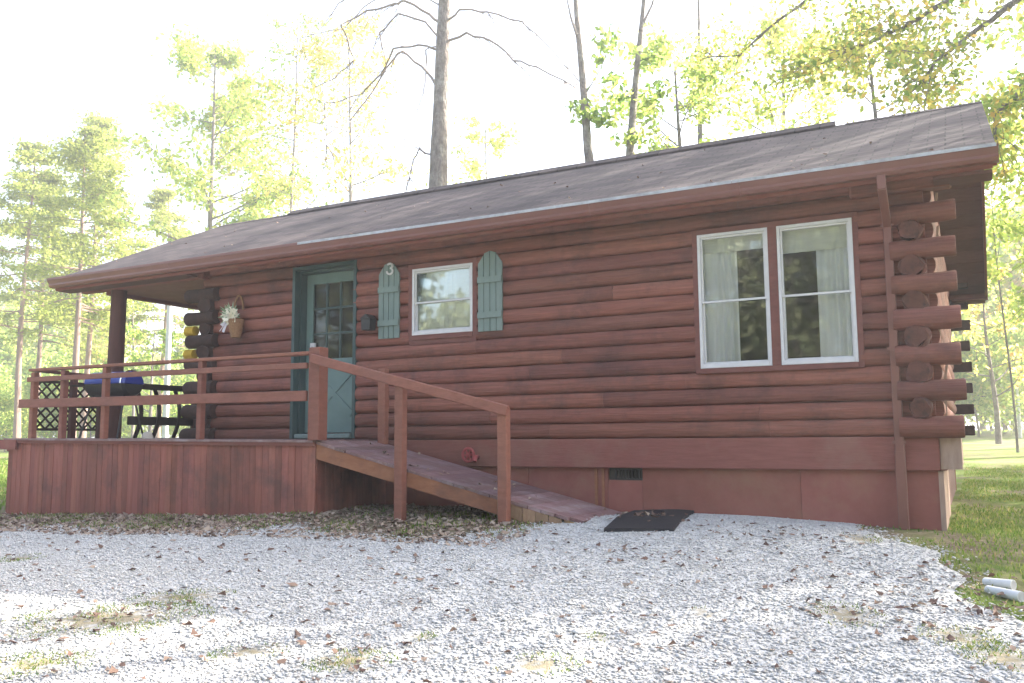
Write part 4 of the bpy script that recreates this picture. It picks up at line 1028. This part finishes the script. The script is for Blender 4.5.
# 1. the big bare drooping tree behind the roof
Yb = 9.
def W(pts, Y, jit=0): return [Vector(at(a, b, Y+(random.gauss(0, jit) if jit else 0))) for a, b in pts]
base = at(437, 230, Yb); zg = float(hgt(base[0], base[1]))
bt = empty('bare_tree', (base[0], Yb, zg), 'big grey trunk with long drooping bare branches rising behind the middle of the roof', 'tree')
mb = MB(); tp = [Vector((base[0]-.05, Yb, zg-.3))]+W([(437, 215), (438, 187), (439, 150), (440, 120), (442, 80), (443, 40), (445, 5), (447, -40), (450, -110), (452, -190)], Yb)
mb.tube(tp, [.30, .235, .225, .215, .20, .19, .175, .165, .155, .10, .05], 14, wob=.05)
part(mb, 'trunk', M['bark'], bt, True)
BR = [([(443, 27), (428, 14), (410, 5), (395, 4), (370, 14), (354, 33), (346, 55), (325, 72), (312, 88)], .055),
      ([(441, 40), (425, 22), (405, 19), (385, 38), (370, 60), (352, 75)], .045),
      ([(440, 50), (420, 45), (398, 52), (372, 70), (352, 88), (333, 108), (320, 134)], .045),
      ([(436, 85), (420, 65), (402, 52), (385, 53), (362, 84), (346, 118), (341, 146), (330, 156)], .05),
      ([(440, 44), (430, 52), (418, 76), (406, 113), (398, 146)], .03),
      ([(432, 157), (424, 152), (413, 168), (405, 194)], .04), ([(425, 153), (416, 148)], .02),
      ([(446, 22), (462, 10), (485, 8), (520, 20), (545, 42), (562, 66)], .045),
      ([(446, 42), (466, 34), (490, 40), (515, 60), (545, 75), (577, 88), (590, 92)], .05),
      ([(448, -5), (430, -20), (405, -30), (380, -15), (350, 12), (335, 40)], .045), ([(450, -20), (480, -35), (520, -20), (560, 0)], .04),
      ([(445, 8), (425, -2), (390, -8), (365, 8), (345, 30), (322, 48), (305, 60)], .03)]
mb = MB()
for pts, r in BR:
    P_ = W(pts, Yb); P_ = [p+Vector((0, (i/len(P_))*random.uniform(-1.2, 1.2), 0)) for i, p in enumerate(P_)]
    dense = []
    for i in range(len(P_)-1):
        for k in range(3): dense.append(P_[i].lerp(P_[i+1], k/3)+Vector([random.gauss(0, .02) for _ in range(3)]))
    dense.append(P_[-1]); mb.tube(dense, taper(r*.72, r*.2, len(dense)), 7, cap=False)
    for k in range(int(len(dense)*1.1)):
        j = random.randint(len(dense)//4, len(dense)-2); d = (dense[j+1]-dense[j]).normalized()+Vector((random.gauss(0, .4), random.gauss(0, .4), random.gauss(-.35, .4)))
        mb.tube(curve_pts(dense[j], d, random.uniform(.4, 1.3), 5, .5, .14), taper(r*.22, .004, 6), 4, cap=False)
part(mb, 'branches', M['twig'], bt, True)

# 2-4. slim trunks behind the roof
def slim(name, label, Y, pts, rad, extra, leaves, lm='leaf_green', nl=60):
    P_ = W(pts, Y); b0 = P_[0]; zg = float(hgt(b0[0], Y)); ob = empty(name, (b0[0]+.1, Y, zg), label, 'tree')
    mb = MB(); mb.tube([Vector((b0[0]+.1, Y, zg-.3))]+P_, [rad*1.3]+taper(rad, rad*.45, len(P_)), 9, wob=.05)
    for e, r in extra:
        q = W(e, Y, .1); mb.tube(q, taper(r, r*.3, len(q)), 6, cap=False)
    part(mb, 'trunk', M['bark'], ob, True)
    C_ = []; s_ = []
    for (a, b, rx, ry, n) in leaves:
        c = at(a, b, Y); k = (np.linalg.norm(c-CAM))/FPX
        o = RNG.standard_normal((n, 3))*np.array([rx*k, rx*k, ry*k])*.6; C_.append(c+o); s_.append(RNG.uniform(.07, .14, n))
    if C_:
        C_ = np.concatenate(C_)-np.array([b0[0]+.1, Y, zg]); leaf_mesh('crown', C_, np.concatenate(s_), M[lm], ob, .5)
    return ob
slim('slim_tree', 'slim grey trunk with a forked top and a small leafy sprig low down', 12, [(592, 180), (588, 150), (585, 110), (581, 60), (577, 20), (573, -40)], .13,
     [([(577, 35), (571, 18), (565, -10)], .05), ([(584, 100), (594, 112), (606, 120)], .02), ([(585, 95), (600, 70), (612, 40)], .02)],
     [(590, 116, 16, 4, 110), (603, 122, 8, 3, 50), (578, 106, 8, 4, 40), (608, 38, 12, 10, 60), (600, 60, 8, 5, 30)])
slim('slim_tree', 'dark slim trunk leaning slightly right behind the roof, small green leaves along it', 13, [(628, 180), (630, 150), (634, 100), (638, 60), (641, 30), (647, -30)], .12,
     [([(640, 30), (652, 5), (660, -25)], .05), ([(634, 98), (622, 95), (612, 100)], .02), ([(637, 62), (655, 55), (668, 60)], .02)],
     [(622, 97, 14, 6, 90), (650, 60, 14, 7, 100), (615, 50, 14, 8, 70), (660, 90, 12, 7, 70), (632, 140, 12, 5, 60), (612, 80, 12, 8, 60)])
slim('slim_tree', 'very thin reddish trunk in front of the bright sky between two leafy trees', 20, [(700, 160), (700, 90), (699, 40), (698, -30)], .09, [([(699, 70), (712, 50), (722, 30)], .03)], [(700, 62, 18, 10, 90), (722, 38, 14, 10, 60)])

# 5. broadleaf trees seen over the roof
def T(name, label, px, Y, h, **k): return tree(name, label, xat(px, Y), Y, h, **k)
T('leafy_tree', 'small yellow-green tree just above the ridge right of the thin trunks', 688, 16, 12.2, r=.16, crown0=.52, spread=2.5, nlimb=20, leafm='leaf_yellow', leaf=.10, nleaf=4800, tm=.40)
T('leafy_tree', 'pale broad tree behind the ridge at the end of the ridge vent', 800, 22, 14.5, r=.2, crown0=.45, spread=4.2, nlimb=22, leafm='leaf_yellow', leaf=.12, nleaf=5500, tm=.55)
T('leafy_tree', 'green and gold tree with a slender trunk above the right end of the ridge', 890, 15, 11, r=.16, crown0=.45, spread=2.6, nlimb=18, leafm='leaf_autumn', leaf=.10, nleaf=3600, tm=.45)
T('leafy_tree', 'tall green and gold tree left of the bare drooping tree', 203, 22, 20.5, r=.24, crown0=.42, spread=4.4, nlimb=34, leafm='leaf_yellow', leaf=.16, nleaf=9000, tm=.45)
T('leafy_tree', 'sparse thin tree with scattered grey-green leaves left of the drooping branches', 287, 22, 21, r=.12, crown0=.4, spread=3.2, nlimb=24, leafm='leaf_green', leaf=.10, nleaf=2200, tm=.5)
T('leafy_tree', 'gold-leaved tree seen through the drooping bare branches', 345, 24, 21, r=.16, crown0=.35, spread=5, nlimb=26, leafm='leaf_autumn', leaf=.13, nleaf=4200, tm=.62)
T('leafy_tree', 'pale yellow pointed sapling over the ridge right of the big bare trunk', 490, 26, 15.5, r=.13, crown0=.35, spread=2.6, nlimb=22, leafm='leaf_yellow', leaf=.12, nleaf=3000, tm=.6)
T('leafy_tree', 'thin sapling left of the slim pale pole', 130, 26, 12, r=.10, crown0=.4, spread=2.0, nlimb=18, leafm='leaf_yellow', leaf=.12, nleaf=1200, tm=.45)
T('leafy_tree', 'low bushy tree seen between the porch post and the log corner', 150, 17, 5.4, r=.10, crown0=.2, spread=1.8, nlimb=18, leafm='leaf_green', leaf=.10, nleaf=1500, tm=.5)

# 6. maple on the right: trunk out of frame, limbs reach over the roof
mx_, my_ = 9.3, 8.7; zg = float(hgt(mx_, my_))
mp_ = empty('shade_tree', (mx_, my_, zg), 'large spreading tree whose yellow-green limbs hang over the right end of the roof', 'tree')
mb = MB(); trunk = [Vector((mx_, my_, zg-.3)), Vector((mx_, my_, 2)), Vector((mx_-.2, my_-.1, 4)), Vector((mx_-.4, my_-.2, 6)), Vector((mx_-.3, my_, 9)), Vector((mx_, my_, 12.5))]
mb.tube(trunk, [.5, .38, .34, .29, .2, .08], 12, wob=.04)
limbs = []
def limb(P_, r):
    dense = []
    for i in range(len(P_)-1):
        for k in range(3): dense.append(P_[i].lerp(P_[i+1], k/3)+Vector([random.gauss(0, .03) for _ in range(3)]))
    dense.append(P_[-1]); mb.tube(dense, taper(r, r*.15, len(dense)), 7, cap=False); limbs.append(dense)
    for j in range(len(dense)//5, len(dense)-1):
        for _ in range(2):
            d = (dense[j+1]-dense[j]).normalized()*.7+Vector((random.gauss(0, .6), random.gauss(0, .6), random.gauss(0, .45)))
            Q_ = curve_pts(dense[j], d, random.uniform(.8, 2.2)*(1.15-.6*j/len(dense)), 6, .15, .15); mb.tube(Q_, taper(r*.16, .004, 7), 4, cap=False); limbs.append(Q_)
limb([trunk[3]]+W([(1030, -12), (991, 20), (963, 41), (935, 65), (912, 92)], 8.2), .075)
limb([trunk[4]]+W([(1040, -60), (953, 0), (920, 18), (892, 33), (857, 47), (822, 64), (790, 70)], 9.5), .07)
limb([trunk[2]]+W([(1060, 60), (1024, 83), (1006, 103), (995, 126), (990, 150)], 9.0), .06)
limb([trunk[4]]+W([(1000, -90), (900, -50), (830, -20), (780, 20), (740, 55), (700, 60)], 11), .07)
limb([trunk[3], Vector((4.5, 8.5, 5.2)), Vector((2.6, 8.8, 5.0)), Vector((1.9, 9.3, 4.3))], .08)
NV = len(limbs)
limb([trunk[3], Vector((6, 7, 7.5)), Vector((4.8, 5, 8.3)), Vector((3.6, 3.4, 8.2))], .12)
limb([trunk[4], Vector((8.5, 8, 10)), Vector((8.8, 6.2, 10.8))], .1); limb([trunk[4], Vector((9, 10.5, 10)), Vector((10.8, 11, 10.8))], .1); limb([trunk[4], Vector((6.5, 11, 10.5)), Vector((5, 12.5, 11.5))], .1)
limb([trunk[3], Vector((9, 8.5, 7.5)), Vector((11, 7.5, 8))], .1)
for k in range(16):
    a = k*2.4; e = Vector((mx_+3.1*math.cos(a)*random.uniform(.5, 1), my_+3.1*math.sin(a)*random.uniform(.5, 1), 7.2+k*.28)); s_ = trunk[3].lerp(trunk[4], k/16)
    limb([s_, s_.lerp(e, .5)+Vector((0, 0, .3)), e], .07)
off = Vector((mx_, my_, zg))
part(mb, 'trunk', M['bark'], mp_, True)
CC = []
for LL, n in ((limbs[:NV], 8500), (limbs[NV:], 17000)):
    Pn = np.array([(p-off)[:] for L__ in LL for p in L__[len(L__)//3:]]); idx = RNG.integers(0, len(Pn), n); kk = RNG.random(len(Pn)); idx = idx[kk[idx] > .35]
    CC.append(Pn[idx]+RNG.standard_normal((len(idx), 3))*np.array([.22, .22, .14]))
CC = np.concatenate(CC); leaf_mesh('crown', CC, RNG.uniform(.05, .09, len(CC)), M['leaf_autumn'], mp_, .42, .26)

# 7. tall pines on the left
pines = []
PL = 'tall thin feathery pine, '
for i, (px, Y, h, sp, lab) in enumerate(((18, 22, 18, 3.6, 'at the far left edge of the photo'), (34, 26, 18, 3.6, 'second from the left edge'), (72, 20, 17, 3.8, 'above the left end of the deck rail'),
                       (84, 25, 20.5, 4.0, 'close behind the one above the left end of the deck rail'), (160, 30, 17, 3.2, 'above the left tip of the eave'))):
    pines.append(T('pine_tree', PL+lab, px, Y, h, r=.20, crown0=.38, spread=sp, nlimb=46, leafm='needle', leaf=.12, nleaf=11000, bark='barkp', group='tall pines at the left', pine=True, tm=.6, clum=.45))

# 8. wood behind: copies of a few kinds
FG = 'trees of the wood behind the cabin'
kinds = [tree('wood_tree', 'hazy yellow-green tree in the wood behind the cabin', xat(-30, 45), 45, 15, r=.2, crown0=.22, spread=4.2, nlimb=26, leafm='leaf_yellow', leaf=.26, nleaf=6000, tm=.45, group=FG, clum=.5),
         tree('wood_tree', 'hazy pale green tree in the wood behind the cabin', xat(40, 48), 48, 13, r=.18, crown0=.15, spread=3.6, nlimb=24, leafm='leaf_green', leaf=.26, nleaf=6000, tm=.7, group=FG, clum=.5),
         tree('wood_tree', 'hazy gold tree in the wood behind the cabin', xat(110, 45), 45, 12, r=.16, crown0=.2, spread=3.2, nlimb=22, leafm='leaf_autumn', leaf=.24, nleaf=4500, tm=.55, group=FG, clum=.5)]
rr = random.Random(11)
for px, Y, sc in ((-30, 36, .9), (50, 44, .85), (15, 52, 1.1), (110, 36, .55), (185, 52, .8), (225, 62, .8), (60, 58, 1.2), (90, 34, .6), (150, 66, 1.0), (270, 48, .8), (255, 36, .75), (370, 45, .95), (460, 50, .9), (560, 46, .9), (660, 42, .85), (710, 36, .85), (770, 40, .9), (830, 48, .9), (-60, 40, 1.0), (5, 40, .75), (60, 38, .62), (95, 55, .9), (140, 45, .6), (175, 60, .8), (-5, 60, 1.1), (30, 65, 1.1), (75, 70, 1.0), (120, 70, .9), (200, 70, .8), (240, 55, .6),
                  (965, 60, .8), (985, 75, 1.1), (1005, 62, .9), (1030, 70, 1.2), (1050, 55, 1.1), (1080, 60, 1.2), (1015, 85, 1.3), (950, 80, 1), (-110, 45, 1.1), (-90, 60, 1.2), (1120, 60, 1.2),
                  (400, 60, 1.0), (600, 60, 1.0), (740, 55, 1.05), (860, 60, .9), (930, 45, .75), (320, 50, .9), (520, 65, .9)):
    k = rr.choice(kinds); x = xat(px, Y); copy_thing(k, (x, Y, float(hgt(x, Y))-.2), rr.uniform(0, 6.28), sc*rr.uniform(.9, 1.1))
UB = 'bushy saplings at the wood edge'
u0 = tree('sapling_bush', 'bright yellow-green bushy sapling at the edge of the wood', xat(-10, 30), 30, 4.6, r=.06, crown0=.08, spread=2.3, nlimb=26, leafm='leaf_yellow', leaf=.13, nleaf=5200, tm=.35, group=UB, cat='bush', clum=.9)
for px, Y, sc in ((20, 34, 1.3), (45, 28, 1.0), (65, 36, 1.5), (92, 30, 1.1), (125, 40, 1.3), (150, 34, .9), (178, 45, 1.4), (-40, 28, 1.3), (5, 24, .7), (-25, 38, 1.7), (35, 42, 1.8), (80, 46, 1.9), (110, 50, 1.5), (215, 50, 1.4), (978, 50, 1.2), (1040, 46, 1.4), (1012, 66, 2.0), (990, 70, 2.0)):
    x = xat(px, Y); copy_thing(u0, (x, Y, float(hgt(x, Y))-.1), rr.uniform(0, 6.28), sc)
# right edge mid-distance trees, dark far bush
T('leafy_tree', 'airy green tree at the right edge beyond the rear log ends', 1012, 24, 11.5, r=.04, crown0=.32, spread=3.4, nlimb=24, leafm='leaf_green', leaf=.12, nleaf=6000, tm=.72)
T('leafy_tree', 'orange-tinged small tree beyond the rear log ends', 995, 34, 7.5, r=.12, crown0=.25, spread=2.6, nlimb=18, leafm='leaf_autumn', leaf=.14, nleaf=1300, tm=.65)
bx_, by_ = xat(1003, 58), 58
tree('dark_bush', 'dark blue-green bushes at the far edge of the right-hand lawn', bx_, by_, 3.4, r=.1, crown0=.08, spread=2.6, nlimb=26, leafm='needle', leaf=.2, nleaf=4200, tm=.1, cat='bush', clum=.9)
# trees on the sunny side, right of the frame, whose shade dapples the lawn and gravel
UG = 'trees right of the cabin outside the view'
s0 = tree('shade_tree', 'tall broadleaf tree right of the cabin', 13, 17, 15, r=.25, crown0=.35, spread=4.2, nlimb=26, leafm='leaf_yellow', leaf=.15, nleaf=4200, tm=.4, group=UG)
for x, y, s_ in ((8.6, 4.4, .78), (21, 16, 1.1), (15, 25, 1.1), (7, 19, 1.15), (9.5, 15, 1.1), (10.5, 22, 1.3), (7.5, 27, 1.35), (4.8, 31, 1.2)): copy_thing(s0, (x, y, float(hgt(x, y))), x*3, s_)
# trees across the drive, behind the camera, seen in the window panes
BG = 'trees across the drive behind the camera'
b0_ = tree('drive_tree', 'broad green tree across the drive', -6, -28, 12, r=.3, crown0=.15, spread=5.5, nlimb=26, leafm='leaf_dark', leaf=.3, nleaf=4200, tm=.4, group=BG, clum=.6)
for x, y, s_ in ((3, -30, 1.1), (11, -26, 1.0), (-15, -30, 1.1), (18, -32, 1.2), (-24, -26, 1.0), (7, -36, 1.3), (-1, -38, 1.3), (14, -38, 1.3), (-10, -38, 1.3)): copy_thing(b0_, (x, y, -1.0), x, s_)

# ------------------------------------------------------------------ air
HZ = .0027
if HZ:
    m = bpy.data.materials.new('haze'); m.use_nodes = True; N = m.node_tree.nodes; N.remove(N['Principled BSDF'])
    pv = N.new('ShaderNodeVolumePrincipled'); pv.inputs['Density'].default_value = HZ; pv.inputs['Color'].default_value = (.95, .97, 1, 1); pv.inputs['Anisotropy'].default_value = .35
    m.node_tree.links.new(pv.outputs[0], N['Material Output'].inputs['Volume'])
    mb = MB(); mb.box(-520, 420, -220, 620, -8, 32); h = tag(mb.build('haze', m), kind='stuff')

# ------------------------------------------------------------------ light
SUN_AZ, SUN_EL = math.radians(42), math.radians(32)      # azimuth from +y towards +x
w = bpy.data.worlds.new('World'); S.world = w; w.use_nodes = True; nt = w.node_tree
sk_ = nt.nodes.new('ShaderNodeTexSky'); sk_.sky_type = 'NISHITA'; sk_.sun_disc = False; sk_.sun_elevation = SUN_EL; sk_.sun_rotation = SUN_AZ
sk_.air_density = 1; sk_.dust_density = 5; sk_.ozone_density = 1.0
hs = nt.nodes.new('ShaderNodeHueSaturation'); hs.inputs['Saturation'].default_value = .88
nt.links.new(sk_.outputs[0], hs.inputs['Color']); nt.links.new(hs.outputs[0], nt.nodes['Background'].inputs[0]); nt.nodes['Background'].inputs[1].default_value = .13
sd_ = bpy.data.lights.new('sun', 'SUN'); sd_.energy = 5.0; sd_.angle = math.radians(.53); sd_.color = (1, .93, .82)
so = bpy.data.objects.new('sun', sd_); COL.objects.link(so)
dv = Vector((math.sin(SUN_AZ)*math.cos(SUN_EL), math.cos(SUN_AZ)*math.cos(SUN_EL), math.sin(SUN_EL)))
so.rotation_euler = dv.to_track_quat('Z', 'Y').to_euler()
S.view_settings.view_transform = 'Standard'; S.view_settings.look = 'None'; S.view_settings.gamma = 1; S.view_settings.exposure = 2.40
S.render.engine = 'CYCLES'
S.cycles.max_bounces = 8; S.cycles.transparent_max_bounces = 12; S.cycles.volume_bounces = 0
